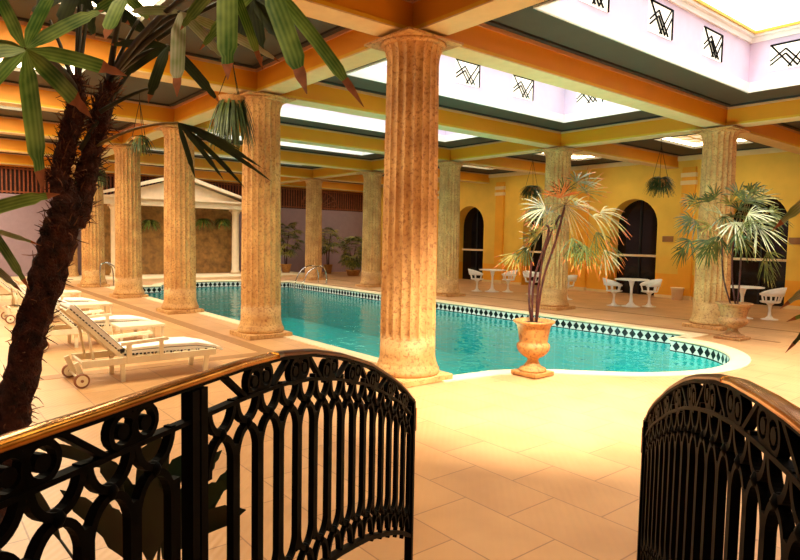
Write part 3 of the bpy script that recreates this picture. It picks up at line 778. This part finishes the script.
# ---- unseen lamps added in the near pool wall to make the water glow
for i, (x, l) in enumerate(((-.2, 'added round underwater lamp in the near pool wall beside the large column'), (-4.6, 'added round underwater lamp in the near pool wall behind the second near column'), (-9.0, 'added round underwater lamp in the near pool wall, farthest'))):
    t = root('added_pool_lamp', (x, .45, -.62), l, 'pool lamp', 'added underwater glow lamps')
    mb = MB(); n = 20; mb.prism([(.12*math.cos(2*PI*j/n), .12*math.sin(2*PI*j/n)) for j in range(n)], 'y', 0, .03); mb.build('housing', 'chrome', t)
    mb = MB(); mb.prism([(.1*math.cos(2*PI*j/n), .1*math.sin(2*PI*j/n)) for j in range(n)], 'y', .03, .035); mb.build('lens', emit('added_pool_lamp_lens', (.85, 1, .98, 1), (2600, 500, 60)[i]), t)
# ================================================================== TULIP TABLES AND CHAIRS
def make_table(p, label):
    t = root('pedestal_table', p, label, 'table', 'white pedestal tables under the arches')
    MB().lathe([(.24, 0), (.24, .012), (.12, .04), (.05, .12), (.032, .3), (.035, .5), (.07, .66), (.12, .70)], seg=24).build('pedestal', 'plastic', t)
    MB().lathe([(.30, .695), (.43, .705), (.44, .72), (.43, .73), (.02, .732)], seg=36).build('tabletop', 'plastic', t)
    return t
def make_chair(p, rz, label):
    t = root('tulip_chair', p, label, 'chair', 'white tulip chairs around the pedestal tables', rz=rz)
    MB().lathe([(.21, 0), (.21, .012), (.10, .035), (.045, .1), (.03, .24), (.045, .36), (.1, .42), (.12, .43)], seg=20).build('pedestal', 'plastic', t)
    MB().lathe([(.10, .42), (.21, .435), (.245, .455), (.24, .475), (.15, .462), (.02, .458)], seg=24).build('seat', 'plastic', t)
    mb = MB(); n0 = len(mb.v); K = 24                       # wrap-round back: back at -y, open at +y
    for j in range(K+1):
        a = lerp(-PI*.78, PI*.78, j/K)-PI/2; q = abs(j/K*2-1)
        zt_ = lerp(.84, .66, min(1, q**1.5*1.1)); zb_ = lerp(.62, .61, q); rr = .26+.03*(1-q)
        for (r_, z_) in ((rr, zb_), (rr+.02, zb_), (rr+.04+.03*(1-q), zt_), (rr+.01+.03*(1-q), zt_)): mb.v.append(Vector((r_*math.cos(a), r_*math.sin(a), z_)))
    for j in range(K):
        for i in range(4):
            i2 = (i+1) % 4; mb.face((j*4+i, j*4+i2, (j+1)*4+i2, (j+1)*4+i), smooth=True)
    mb.face((3, 2, 1, 0)); mb.face((K*4, K*4+1, K*4+2, K*4+3))
    mb.build('backrest', 'plastic', t)
    for a in (-2.2, -1.3, -.45, .45, 1.3, 2.2):
        b = a-PI/2; MB().tube([(.22*math.cos(b), .22*math.sin(b), .46), (.27*math.cos(b), .27*math.sin(b), .63)], .022, 6).build('arm_support', 'plastic', t)
    t.scale = (.86, .86, .88)
    return t
tb = make_table((-8.05, 10.35, 0), 'white round pedestal table before the leftmost visible arch')
tables = [(-8.05, 10.35), (-5.95, 10.55), (-3.05, 10.25), (-.30, 10.25)]
tl = [None, 'white round pedestal table hidden behind the column and the tall potted palm', 'white round pedestal table in front of the middle arch', 'white round pedestal table behind the stone urn on the right']
for p_, l_ in list(zip(tables, tl))[1:]: copy_thing(tb, (p_[0], p_[1], 0), l_)
ch = None
CH = [((-8.42, 10.02), 'white tulip chair left of the table by the leftmost arch'), ((-7.72, 10.75), 'white tulip chair right of the table by the leftmost arch'),
      ((-6.75, 10.75), 'white tulip chair showing between the palm canes, left of the column'), ((-5.15, 10.35), 'white tulip chair peeking out right of the column behind the palm'),
      ((-3.40, 10.0), 'white tulip chair left of the table in front of the middle arch'), ((-2.78, 10.68), 'white tulip chair right of the table in front of the middle arch'),
      ((.18, 10.55), 'white tulip chair behind the stone urn on the right')]
tc_ = [0, 0, 1, 1, 2, 2, 3]
for (p_, l_), ti in zip(CH, tc_):
    dx, dy = tables[ti][0]-p_[0], tables[ti][1]-p_[1]; rz = math.atan2(dy, dx)-PI/2
    if ch is None: ch = make_chair((p_[0], p_[1], 0), rz, l_)
    else: copy_thing(ch, (p_[0], p_[1], 0), l_, rz=rz)
t = root('planter_bin', Vector((-3.354, 13.350, 0.116)), 'small round whitish bin at the foot of the yellow wall', 'bin')
t.location.z = 0
MB().lathe([(.14, 0), (.18, .33), (.19, .34), (.17, .34), (.15, .3), (.02, .3)], seg=20).build('body', 'temple', t)
MB().lathe([(.17, .34), (.195, .345), (.195, .37), (.17, .37)], seg=20).build('rim', 'temple', t)
for p_, l_ in ((Vector((-3.891, 13.690, 1.823)), 'small brown plaque on the yellow wall right of the middle arch'), (Vector((-0.399, 13.690, 1.810)), 'small brown plaque on the yellow wall at the right edge')):
    t = root('wall_plaque', p_, l_, 'plaque', 'plaques between the arches')
    MB().box((-.17, -.03, -.09), (.17, .01, .09)).build('frame', 'plaque', t, bevel=.008); MB().box((-.14, -.036, -.065), (.14, -.029, .065)).build('face', 'plaque', t)

# ================================================================== SUN LOUNGERS
def make_lounger(label):
    """x = width, foot towards +y; origin on the floor under the middle"""
    t = root('sun_lounger', (0, 0, 0), label, 'sun lounger', 'white wooden sun loungers in a row')
    mb = MB()
    for s in (-1, 1):
        mb.box((s*.30-.018, -.80, .225), (s*.30+.018, .86, .31))
    for y in (-.8, -.2, .4, .80): mb.box((-.29, y, .25), (.29, y+.04, .29))
    mb.build('frame', 'lacquer', t, bevel=.004)
    mb = MB()
    for k in range(11): mb.box((-.28, -.28+k*.115, .305), (.28, -.28+k*.115+.07, .325))
    mb.build('slats', 'lacquer', t)
    for (sx, y) in ((-1, .72), (1, .72)):
        T = Matrix.Translation((sx*.265, y, 0)) @ Matrix.Rotation(-.12, 4, 'X')
        MB().box((-.02, -.03, 0), (.02, .03, .27), T=T).build('leg', 'lacquer', t)
    for sx in (-1, 1):
        MB().box((sx*.265-.02, -.36, 0.0), (sx*.265+.02, -.31, .25)).build('leg', 'lacquer', t)
    for sx in (-1, 1):
        T = Matrix.Translation((sx*.265, -.78, .06)) @ Matrix.Rotation(.35, 4, 'X')
        MB().box((-.02, -.03, 0), (.02, .03, .25), T=T).build('leg', 'lacquer', t)
    MB().tube([(-.36, -.82, .085), (.36, -.82, .085)], .014, 8).build('axle', 'lacquer', t)
    for s in (-1, 1):
        mb = MB(); prof = [(.025, -.022), (.082, -.022), (.088, -.012), (.088, .012), (.082, .022), (.025, .022)]
        seg = 24
        for (r, w_) in prof:
            for j in range(seg): mb.v.append(Vector((s*.35+w_, -.82+r*math.cos(2*PI*j/seg), .088+r*math.sin(2*PI*j/seg))))
        for i in range(5):
            for j in range(seg): mb.face((i*seg+j, i*seg+(j+1) % seg, (i+1)*seg+(j+1) % seg, (i+1)*seg+j))
        mb.face(list(range(seg))[::-1]); mb.face([5*seg+j for j in range(seg)])
        wh = mb.build('wheel', 'rubber', t)
        mb = MB(); mb.tube([(s*.35-.026, -.82, .088), (s*.35+.026, -.82, .088)], .066, 20, smooth=False); mb.build('wheel_disc', 'lacquer', wh)
        mb = MB(); mb.tube([(s*.35-.032, -.82, .088), (s*.35+.032, -.82, .088)], .018, 10); mb.build('hub_cap', 'rubber', wh)
    # back, raised 50 degrees, hinged at y=-.3 z=.33
    T = Matrix.Translation((0, -.36, .32)) @ Matrix.Rotation(-math.radians(46), 4, 'X')
    mb = MB()
    for s in (-1, 1): mb.box((s*.26-.018, -.86, -.02), (s*.26+.018, .02, .03), T=T)
    for k in range(8): mb.box((-.26, -.84+k*.11, .0), (.26, -.84+k*.11+.06, .02), T=T)
    mb.build('back_frame', 'lacquer', t)
    a, b = T @ Vector((.24, -.5, -.02)), Vector((.24, -.66, .27))
    for s in (-1, 1): MB().tube([Vector((s*a.x, a.y, a.z)), Vector((s*b.x, b.y, b.z))], .016, 6).build('prop', 'lacquer', t)
    # arms
    for s in (-1, 1):
        mb = MB(); mb.prism([(-.36, .50), (.18, .53), (.22, .51), (.2, .49), (-.36, .46)], 'x', s*.315-.03, s*.315+.03)
        mb.box((s*.315-.014, -.30, .24), (s*.315+.014, -.24, .48)); mb.box((s*.315-.014, .10, .24), (s*.315+.014, .15, .50))
        mb.build('armrest', 'lacquer', t)
    # cushion: seat + back
    prof = [(-.38, .335), (.88, .30), (.95, .265), (.99, .28), (.87, .355), (.62, .415), (.2, .43), (-.25, .42), (-.38, .43)]
    back = [T @ Vector((0, y, z)) for y, z in ((-.86, .03), (0, .03), (0, .10), (-.80, .11), (-.88, .09))]
    mb = MB(); mb.prism(prof, 'x', -.27, .27); cu = mb.build('cushion', 'cushion', t, bevel=.012)
    mb = MB(); mb.prism([(q.y, q.z) for q in back], 'x', -.27, .27); cb = mb.build('cushion', 'cushion', t, bevel=.012)
    for s in (-1, 1):                                          # dark scalloped stitching along both edges
        mb = MB()
        for j in range(26):
            y = lerp(-.32, .86, j/25); z = lerp(.338, .305, j/25); mb.box((s*.272-.004, y, z-.013), (s*.272+.004, y+.028, z+.013))
        mb.tube([(s*.272, -.3, .385), (s*.272, .2, .385), (s*.272, .6, .372), (s*.272, .92, .305)], .004, 4)
        mb.build('edge_stitching', 'piping', cu)
    for s in (-1, 1):
        mb = MB()
        for j in range(18):
            y = -.84+j*.047; mb.box((s*.272-.004, y, .020), (s*.272+.004, y+.028, .044), T=T)
        mb.tube([T @ Vector((s*.272, -.84, .1)), T @ Vector((s*.272, -.01, .095))], .003, 4)
        mb.build('edge_stitching', 'piping', cb)
    return t
lo = make_lounger('white sun lounger nearest the camera, with wheels and raised back, beside the gate rail')
lo.location = (-1.93, -2.47, 0); lo.scale = (.9, .9, .9)
copy_thing(lo, (-4.5, -2.43, 0), 'second white sun lounger, behind the nearest one')
copy_thing(lo, (-7.8, -2.43, 0), 'third white sun lounger, head hidden by the palm trunk')
copy_thing(lo, (-10.4, -2.45, 0), 'white sun lounger farthest back, left of the palm trunk')
def side_table(p, label, first=None):
    if first: return copy_thing(first, p, label)
    t = root('side_table', p, label, 'side table', 'white wooden tables between the loungers')
    mb = MB(); mb.box((-.23, -.30, .38), (.23, .30, .42)); mb.build('tabletop', 'lacquer', t, bevel=.006)
    for sx in (-1, 1):
        for sy in (-1, 1): MB().box((sx*.20-.015, sy*.27-.015, 0), (sx*.20+.015, sy*.27+.015, .38)).build('leg', 'lacquer', t)
    return t
s0 = side_table((-3.35, -2.13, 0), 'white wooden side table just behind the nearest lounger')
side_table((-6.4, -2.05, 0), 'white wooden side table behind the second lounger', s0)
side_table((-9.1, -2.0, 0), 'white wooden side table by the farthest lounger', s0)

# ================================================================== WROUGHT-IRON GATES
E_ = Vector((-.56635, .82417, 0)); E_.normalize(); NR = Vector((E_.y, -E_.x, 0))
ZTOP = [(-.02,.88),(.02,.90),(.13,.966),(.25,1.025),(.373,1.079),(.50,1.13),(.64,1.186),(.80,1.235),(.952,1.279),(1.192,1.333),(1.384,1.359),(1.586,1.370),(1.745,1.372),(1.903,1.375),(2.03,1.376),(2.13,1.378),(2.9,1.385)]
ZTR = [(-.02,.90),(.04,.925),(.13,.98),(.30,1.057),(.487,1.128),(.64,1.188),(.797,1.24),(.95,1.288),(1.103,1.328),(1.329,1.375),(1.503,1.402),(1.699,1.418),(1.843,1.425),(2.9,1.43)]
def gate(P0, prof, label, S, hinge, flip, posts):
    def zt(s):
        for i in range(len(prof)-1):
            if s <= prof[i+1][0]: return lerp(prof[i][1], prof[i+1][1], max(0, (s-prof[i][0])/(prof[i+1][0]-prof[i][0])))
        return prof[-1][1]
    P0 = Vector((P0[0], P0[1], 0))
    t = root('iron_gate', P0, label, 'gate')
    def W(s, z, n=0): return -E_*s+NR*n+Vector((0, 0, z))
    def bar(mb, pts, hn=.009, hs=.007):
        """flat strap along (s,z) points: hs half thickness in the panel plane, hn half depth across it"""
        n0 = len(mb.v); k = len(pts)
        for i, (s, z) in enumerate(pts):
            a = pts[max(i-1, 0)]; b = pts[min(i+1, k-1)]; tx_, tz_ = b[0]-a[0], b[1]-a[1]; L = math.hypot(tx_, tz_) or 1
            nx_, nz_ = -tz_/L*hs, tx_/L*hs
            mb.v += [W(s+nx_, z+nz_, -hn), W(s+nx_, z+nz_, hn), W(s-nx_, z-nz_, hn), W(s-nx_, z-nz_, -hn)]
        for i in range(k-1):
            for j in range(4):
                j2 = (j+1) % 4; mb.face((n0+i*4+j, n0+i*4+j2, n0+(i+1)*4+j2, n0+(i+1)*4+j))
        mb.face((n0+3, n0+2, n0+1, n0)); e = n0+(k-1)*4; mb.face((e, e+1, e+2, e+3))
    # handrail: brass cap on an iron flat
    for nm, s0_, s1_, mt in (('handrail', 1.42, S, 'brass'), ('gate_top_rail', -.01, 1.415, 'bronze')):
        mb = MB(); k = 40; n0 = 0; prof2 = [(-.019, -.006), (-.019, .003), (-.013, .007), (0, .009), (.013, .007), (.019, .003), (.019, -.006)]
        if nm == 'gate_top_rail': prof2 = [(x*.72, z) for x, z in prof2]
        m_ = len(prof2)
        for i in range(k+1):
            s = lerp(s0_, s1_, i/k); z = zt(s)-.010
            for (n_, dz) in prof2: mb.v.append(W(s, z+dz, n_))
        for i in range(k):
            for j in range(m_):
                j2 = (j+1) % m_; mb.face((i*m_+j, i*m_+j2, (i+1)*m_+j2, (i+1)*m_+j), smooth=j < m_-1)
        mb.face(list(range(m_))); mb.face([k*m_+j for j in reversed(range(m_))])
        mb.build(nm, mt, t)
    mb = MB(); rng = lambda a, b, k: [lerp(a, b, i/k) for i in range(k+1)]
    bar(mb, [(s, zt(s)-.021) for s in rng(0, S, 60)], .013, .0045)
    bar(mb, [(s, zt(s)-.093) for s in rng(0, S, 60)], .011, .0048)
    bar(mb, [(s, zt(s)-.70) for s in rng(0, S, 60)], .014, .009)
    mb.build('rails', 'iron', t)
    p = .113; s_k = .09
    knots = []
    while s_k < S-.1: knots.append(s_k); s_k += p
    for s in knots:
        if abs(s-hinge) < .05: continue
        z = zt(s)
        def arc(sgn, z0, z1, pw=2):       # U between neighbours, touching the knot at z0
            out = []
            for j in range(17):
                q = math.sin((j/8-1)*PI/2); out.append((s+q*p*.45, lerp(z0, z1, 1-math.sqrt(max(0, 1-q*q)))))
            return out
        for z0_, z1_ in ((-.150, -.086), (-.163, -.240), (-.603, -.535), (-.615, -.697)):
            mb = MB(); bar(mb, arc(1, z+z0_, z+z1_, 2.2)); mb.build('loop', 'iron', t)
        for zz in (z-.156, z-.608):
            c = W(s, zz)
            MB().lathe([(.001, -.016), (.012, -.012), (.017, 0), (.012, .012), (.001, .016)], c=c, seg=8).build('knot', 'iron', t)
    # scroll truss under the rail
    for i, s in enumerate(knots[0::2]):
        s += p*.5
        if s > S-.15 or abs(s-hinge) < .04: continue
        mb = MB(); z = zt(s); zz = z-.058; dr = .030
        for sg in (-1, 1):
            cs = s+sg*.029
            bar(mb, [(cs+sg*math.cos(a)*dr*(1-.10*a/PI), zz-math.sin(a)*dr*(1-.10*a/PI)) for a in rng(PI, -PI*1.6, 22)], .009, .0055)
            mb.tube([W(cs, zz, -.009), W(cs, zz, .009)], .015, 10, smooth=False)
        bar(mb, [(s, z-.024), (s, z-.094)], .009, .005)
        mb.build('scroll_pair', 'iron', t)
        mb = MB(); s2 = s+p
        a_, b_ = (s+.062, zt(s+.062)-(.025 if i % 2 else .090)), (s2+.0-.002+p*.42, zt(s2+p*.42)-(.090 if i % 2 else .025))
        if b_[0] < S: bar(mb, [(s+p*.60, a_[1]), (s+p*1.40, b_[1])], .009, .0055); mb.build('diagonal', 'iron', t)
    # uprights
    cnt = 0
    for a, s in enumerate([knots[0]-p/2]+[q+p/2 for q in knots]):
        if s < .02 or abs(s-hinge) < .055: continue
        z = zt(s); mb = MB()
        T = Matrix((E_, NR, Vector((0, 0, 1)))).transposed().to_4x4()
        mb.box((-.0145, -.009, z-.59), (.0145, .009, z-.195), T=Matrix.Translation(-E_*s) @ T); mb.build('upright', 'iron', t)
    # end stile, hinge post
    T = Matrix((E_, NR, Vector((0, 0, 1)))).transposed().to_4x4()
    MB().box((-.016, -.018, 0), (.016, .018, zt(0)-.02), T=Matrix.Translation(-E_*.005) @ T).build('end_stile', 'iron', t)
    for ds in (-.015, .015):
        MB().box((-.012, -.014, 0), (.012, .014, zt(hinge+ds)-.03), T=Matrix.Translation(-E_*(hinge+ds)) @ T).build('hinge_post', 'iron', t)
    if S > hinge+.7: MB().box((-.02, -.02, 0), (.02, .02, zt(S)-.03), T=Matrix.Translation(-E_*(S-.02)) @ T).build('end_post', 'iron', t)
    mb = MB(); mb.box((.012, -.02, zt(0)-.17), (.03, .02, zt(0)-.06), T=T); mb.tube([E_*.03+Vector((0, 0, zt(0)-.10)), E_*.05+Vector((0, 0, zt(0)-.10)), E_*.05+Vector((0, 0, zt(0)-.16))], .008, 6); mb.build('latch', 'brass', t)
    return t
gate((3.3144, -2.7536), ZTOP, 'black wrought-iron gate on the left with brass handrail sloping up from the corner', 2.55, 1.765, 1, 1)
gate((4.2118, -2.1594), ZTR, 'black wrought-iron gate at the right edge with curved brass-capped top', 2.35, 2.0, -1, 1)

# ================================================================== FOREGROUND PALM
tp_base = Vector((3.185, -4.530, 0.590))
palm = root('fan_palm', (0, 0, 0), 'large fan palm with shaggy brown double trunk in the left foreground', 'palm tree')
def shaggy(name, pts, rad, nh, parent=palm):
    P = smoothpath(pts, 8); R = smoothpath([(r, 0, 0) for r in rad], 8); R = [q.x for q in R]
    mb = MB(); mb.tube(P, R, 16)
    for i in range(len(P)):
        for j in range(16):
            c = P[i]; v = mb.v[i*16+j]; mb.v[i*16+j] = c+(v-c)*(1+random.uniform(-.2, .25))
    tr_ = mb.build(name, 'bark', parent)
    mb = MB()
    for k in range(nh):
        i = random.randrange(1, len(P)-1); tdir = (P[i+1]-P[i-1]).normalized(); a = random.uniform(0, 2*PI)
        x_ = tdir.cross(Vector((1, 0, 0))).normalized(); y_ = tdir.cross(x_)
        o_ = x_*math.cos(a)+y_*math.sin(a); p0 = P[i]+o_*R[i]*.85; L = random.uniform(.015, .055)
        d0 = (o_*random.uniform(.15, .7)+tdir*random.uniform(-.2, 1)).normalized(); cr = Vector((random.uniform(-1, 1), random.uniform(-1, 1), random.uniform(-1, 1)))*.3
        mb.tube([p0, p0+d0*L*.5, p0+(d0+cr).normalized()*L], [.0028, .002, .0008], 3, random.choice((0, 0, 0, 1)), smooth=False)
    mb.build('loose_fibre', ['bark', 'fibre'], tr_, kind='stuff')
shaggy('trunk', [tp_base*1-Vector((.1, -.05, tp_base.z)), tp_base, Vector((3.234, -4.442, 0.853)), Vector((3.242, -4.411, 1.049)), Vector((3.259, -4.366, 1.279)), Vector((3.282, -4.318, 1.475)), Vector((3.300, -4.278, 1.639)), Vector((3.310, -4.254, 1.754)), Vector((3.291, -4.267, 1.851)), Vector((3.298, -4.249, 1.933)), Vector((3.307, -4.229, 2.025)), Vector((3.310, -4.217, 2.103)), Vector((3.304, -4.217, 2.175))],
       [.064,.056,.052,.049,.046,.047,.050,.040,.029,.027,.027,.024,.015], 800)
shaggy('trunk', [Vector((3.293, -4.234, 1.689)), Vector((3.288, -4.196, 1.807)), Vector((3.295, -4.177, 1.908)), Vector((3.303, -4.156, 2.009)), Vector((3.310, -4.138, 2.093)), Vector((3.318, -4.121, 2.170))], [.040,.034,.030,.028,.029,.016], 350)
def blade(mb, a, b, w_, m=0, tip=1, sag=.05, tipf=.82, side=None, tw=0):
    a, b = Vector(a), Vector(b); L = (b-a).length; k = 16; pts = []; wd = []
    for j in range(k+1):
        q = j/k; pts.append(a.lerp(b, q)+Vector((0, 0, sag*L*4*q*(1-q))))
        wd.append(w_*min(1, .18+3.2*q)*(1-.12*max(0, q-.5)*2 if q < .8 else (.55 if q < .88 else (.28 if q < .95 else .04))))
    dirv = (b-a).normalized(); view = D_+UP*tw
    sd = side if side is not None else dirv.cross(view)
    mb.ribbon(pts, wd, sd, m, tip, tipf, .22)
def frond(hub, src, blades, mats=('blade', 'tip')):
    """hub = where the blades meet; blades = (tip, half width, tip fraction)"""
    mb = MB()
    for (tip_, w_, tf, tw) in blades: blade(mb, hub, tip_, w_*.95, 0, 1, .03, min(.95, tf+.02), None, tw)
    fr_ = mb.build('frond', list(mats), palm)
    if src is not None:
        mb = MB(); thin = mats[0] == mats[1]; petiole(mb, src, hub, .006 if thin else .011, .06); mb.build('petiole', 'palestalk' if thin else 'stalk', fr_)
    return fr_
T1 = Vector((3.309, -4.216, 2.123)); T2 = Vector((3.318, -4.121, 2.177))
frond(Vector((3.785, -4.427, 2.108)), T1, [(Vector((3.973, -4.425, 1.754)), .026, .84, .2), (Vector((3.954, -4.317, 1.935)), .022, .74, .2), (Vector((3.947, -4.235, 2.049)), .020, .72, -.2), (Vector((3.790, -4.248, 2.246)), .018, .9, .1), (Vector((3.706, -4.346, 2.296)), .02, .95, .1), (Vector((3.607, -4.467, 2.293)), .018, .95, 0),
    (Vector((3.845, -4.527, 1.962)), .020, .9, .2), (Vector((3.811, -4.560, 2.053)), .018, .9, 0), (Vector((3.714, -4.513, 2.118)), .016, .9, .3)])
frond(Vector((3.813, -4.057, 2.281)), T2, [(Vector((3.925, -4.106, 2.023)), .022, .8, .1), (Vector((3.901, -3.964, 2.150)), .014, .9, .2), (Vector((3.906, -3.797, 2.176)), .014, .9, .3), (Vector((3.726, -4.165, 2.278)), .014, .9, 0)], ('blade_pale', 'tip'))
frond(Vector((3.591, -4.016, 2.248)), T2, [(Vector((3.615, -4.085, 2.059)), .018, .85, .1), (Vector((3.751, -3.919, 2.066)), .017, .95, .1), (Vector((3.477, -4.156, 2.248)), .013, .9, .1), (Vector((3.503, -4.135, 2.140)), .012, .9, .1)], ('blade_dark', 'tip'))
frond(Vector((4.137, -4.058, 2.280)), T2, [(Vector((4.249, -4.107, 2.006)), .026, .88, .1), (Vector((4.156, -3.976, 2.070)), .012, .8, .2), (Vector((4.022, -4.131, 2.164)), .016, .9, 0)])
frond(Vector((4.146, -3.966, 2.290)), T2, [(Vector((4.335, -3.957, 1.985)), .026, .80, .1), (Vector((4.360, -3.817, 1.973)), .017, .82, .1), (Vector((4.056, -4.095, 2.116)), .016, .9, .1)])
frond(Vector((3.626, -3.999, 2.010)), Vector((3.292, -4.176, 1.941)), [(Vector((3.720, -3.981, 1.836)), .009, .97, .1), (Vector((3.775, -3.914, 1.831)), .0082, .97, .1), (Vector((3.770, -3.843, 1.812)), .0082, .97, .1), (Vector((3.799, -3.800, 1.875)), .0082, .97, .1), (Vector((3.776, -3.754, 1.837)), .0075, .97, .1), (Vector((3.657, -3.808, 1.944)), .0075, .97, .1), (Vector((3.671, -3.947, 1.974)), .006, .97, .1)], ('blade_dark', 'blade_dark'))
frond(Vector((3.605, -4.145, 2.364)), T2, [(Vector((3.687, -4.221, 2.200)), .024, .8, .1), (Vector((3.656, -4.090, 2.292)), .016, .9, .1), (Vector((3.548, -4.222, 2.304)), .016, .9, .1)])
frond(Vector((3.645, -3.769, 2.466)), T2, [(Vector((3.675, -3.834, 2.254)), .03, .9, .1), (Vector((3.774, -3.710, 2.273)), .03, .9, .1), (Vector((3.732, -3.768, 2.218)), .026, .9, .1), (Vector((3.680, -3.902, 2.300)), .03, .9, .1), (Vector((3.845, -3.696, 2.336)), .026, .9, .1)], ('blade_dark', 'tip'))
frond(Vector((3.180, -4.175, 2.513)), T1, [(Vector((3.261, -4.254, 2.324)), .03, .9, .1), (Vector((3.335, -4.166, 2.300)), .026, .9, .1), (Vector((3.196, -4.328, 2.371)), .026, .9, .1), (Vector((3.405, -4.076, 2.345)), .026, .9, .1), (Vector((3.471, -4.002, 2.281)), .02, .9, .1)], ('blade_dark', 'tip'))
mb = MB()
for (a_, b_) in ((T1, Vector((3.238, -4.278, 2.356))), (T1, Vector((3.270, -4.251, 2.243))), (T1, Vector((3.315, -4.181, 2.391))), (T1, Vector((3.245, -4.184, 2.426))), (T2, Vector((3.381, -4.100, 2.393))), (T2, Vector((3.420, -4.055, 2.362))), (T2, Vector((3.393, -4.009, 2.363))), (T2, Vector((3.477, -3.987, 2.347))), (T2, Vector((3.496, -3.972, 2.272))), (Vector((3.304, -4.153, 2.026)), Vector((3.343, -3.994, 2.329))), (Vector((3.327, -4.214, 1.934)), Vector((3.326, -4.023, 2.260))), (Vector((3.361, -4.160, 2.059)), Vector((3.459, -4.031, 2.141)))):
    mb = MB(); petiole(mb, a_, b_, .008, .03); mb.build('petiole', 'stalk', palm)

# ---- leaves of the plants standing just outside the left and right edges of the view
def edge_plant(base, label, leaves):
    t = root('bladed_plant', base, label, 'plant'); B = Vector(base)
    for i, (a_, b_, w_, mt) in enumerate(leaves):
        mb = MB(); blade(mb, Vector(a_)-B, Vector(b_)-B, w_, 0, 1, .04, .85, None, .1); petiole(mb, Vector((0, 0, 0)), Vector(a_)-B, .006, .05, 2)
        mb.build('leaf', [mt, 'tip', 'stalk'], t)
    return t
g = Vector((3.119, -4.718, 1.073)); g.z = 0
edge_plant(g, 'long strap leaves reaching in at the left edge, before the lavender wall', [(Vector((3.323, -4.563, 1.680)), Vector((3.408, -4.289, 1.783)), .020, 'blade'), (Vector((3.322, -4.563, 1.688)), Vector((3.383, -4.337, 1.621)), .008, 'blade_pale'), (Vector((3.377, -4.494, 1.711)), Vector((3.484, -4.386, 1.493)), .015, 'blade'), (Vector((3.365, -4.519, 1.607)), Vector((3.469, -4.404, 1.487)), .012, 'blade_pale')])
g = Vector((5.157, -2.541, 1.048)); g.z = 0
edge_plant(g, 'pointed leaf tips reaching in at the right edge', [(Vector((5.049, -2.747, 1.865)), Vector((4.930, -2.909, 1.702)), .014, 'blade_pale'), (Vector((5.064, -2.754, 1.617)), Vector((4.956, -2.899, 1.499)), .012, 'blade_pale'), (Vector((5.087, -2.736, 1.526)), Vector((4.968, -2.887, 1.465)), .010, 'blade'), (Vector((5.068, -2.755, 1.551)), Vector((4.972, -2.892, 1.384)), .010, 'blade_dark')])

# ---- broad-leaved pot plant behind the left gate
g = Vector((3.807, -4.149, 0.734)); g.z = 0
t = root('broad_leaf_plant', g, 'dark broad-leaved plant in a pot behind the left iron gate', 'plant')
MB().lathe([(.12, 0), (.16, .38), (.18, .40), (.15, .40), (.02, .38)], seg=20).build('pot', 'terracotta', t)
B = Vector(g)
for (a_, b_, w_) in ((Vector((3.799, -4.146, 0.848)), Vector((3.848, -4.137, 1.115)), .045), (Vector((3.801, -4.147, 0.819)), Vector((3.741, -4.274, 1.062)), .03), (Vector((3.788, -4.222, 1.008)), Vector((3.635, -4.403, 1.068)), .02), (Vector((3.819, -4.124, 0.820)), Vector((3.787, -4.227, 0.980)), .04), (Vector((3.801, -4.147, 0.819)), Vector((3.797, -4.052, 1.017)), .035),
    (Vector((3.786, -4.085, 0.826)), Vector((3.823, -3.941, 1.016)), .022), (Vector((3.871, -4.141, 0.816)), Vector((3.848, -3.920, 0.927)), .03), (Vector((3.839, -4.186, 0.760)), Vector((3.742, -4.362, 0.971)), .03), (Vector((3.790, -4.087, 0.767)), Vector((3.880, -3.890, 0.837)), .035), (Vector((3.857, -4.164, 0.760)), Vector((3.892, -4.172, 1.029)), .045),
    (Vector((3.883, -4.132, 0.761)), Vector((3.932, -4.051, 0.957)), .04), (Vector((3.822, -4.207, 0.759)), Vector((3.812, -4.279, 0.946)), .04), (Vector((3.828, -4.041, 0.753)), Vector((3.806, -3.888, 0.963)), .018), (Vector((3.695, -4.356, 0.811)), Vector((3.623, -4.427, 0.976)), .02)):
    mb = MB(); blade(mb, Vector(a_)-B, Vector(b_)-B, w_, 0, None, .06, 1, None, .1); petiole(mb, Vector((0, 0, .38)), Vector(a_)-B, .006, .02, 1)
    mb.build('leaf', ['shadeleaf', 'stalk'], t)
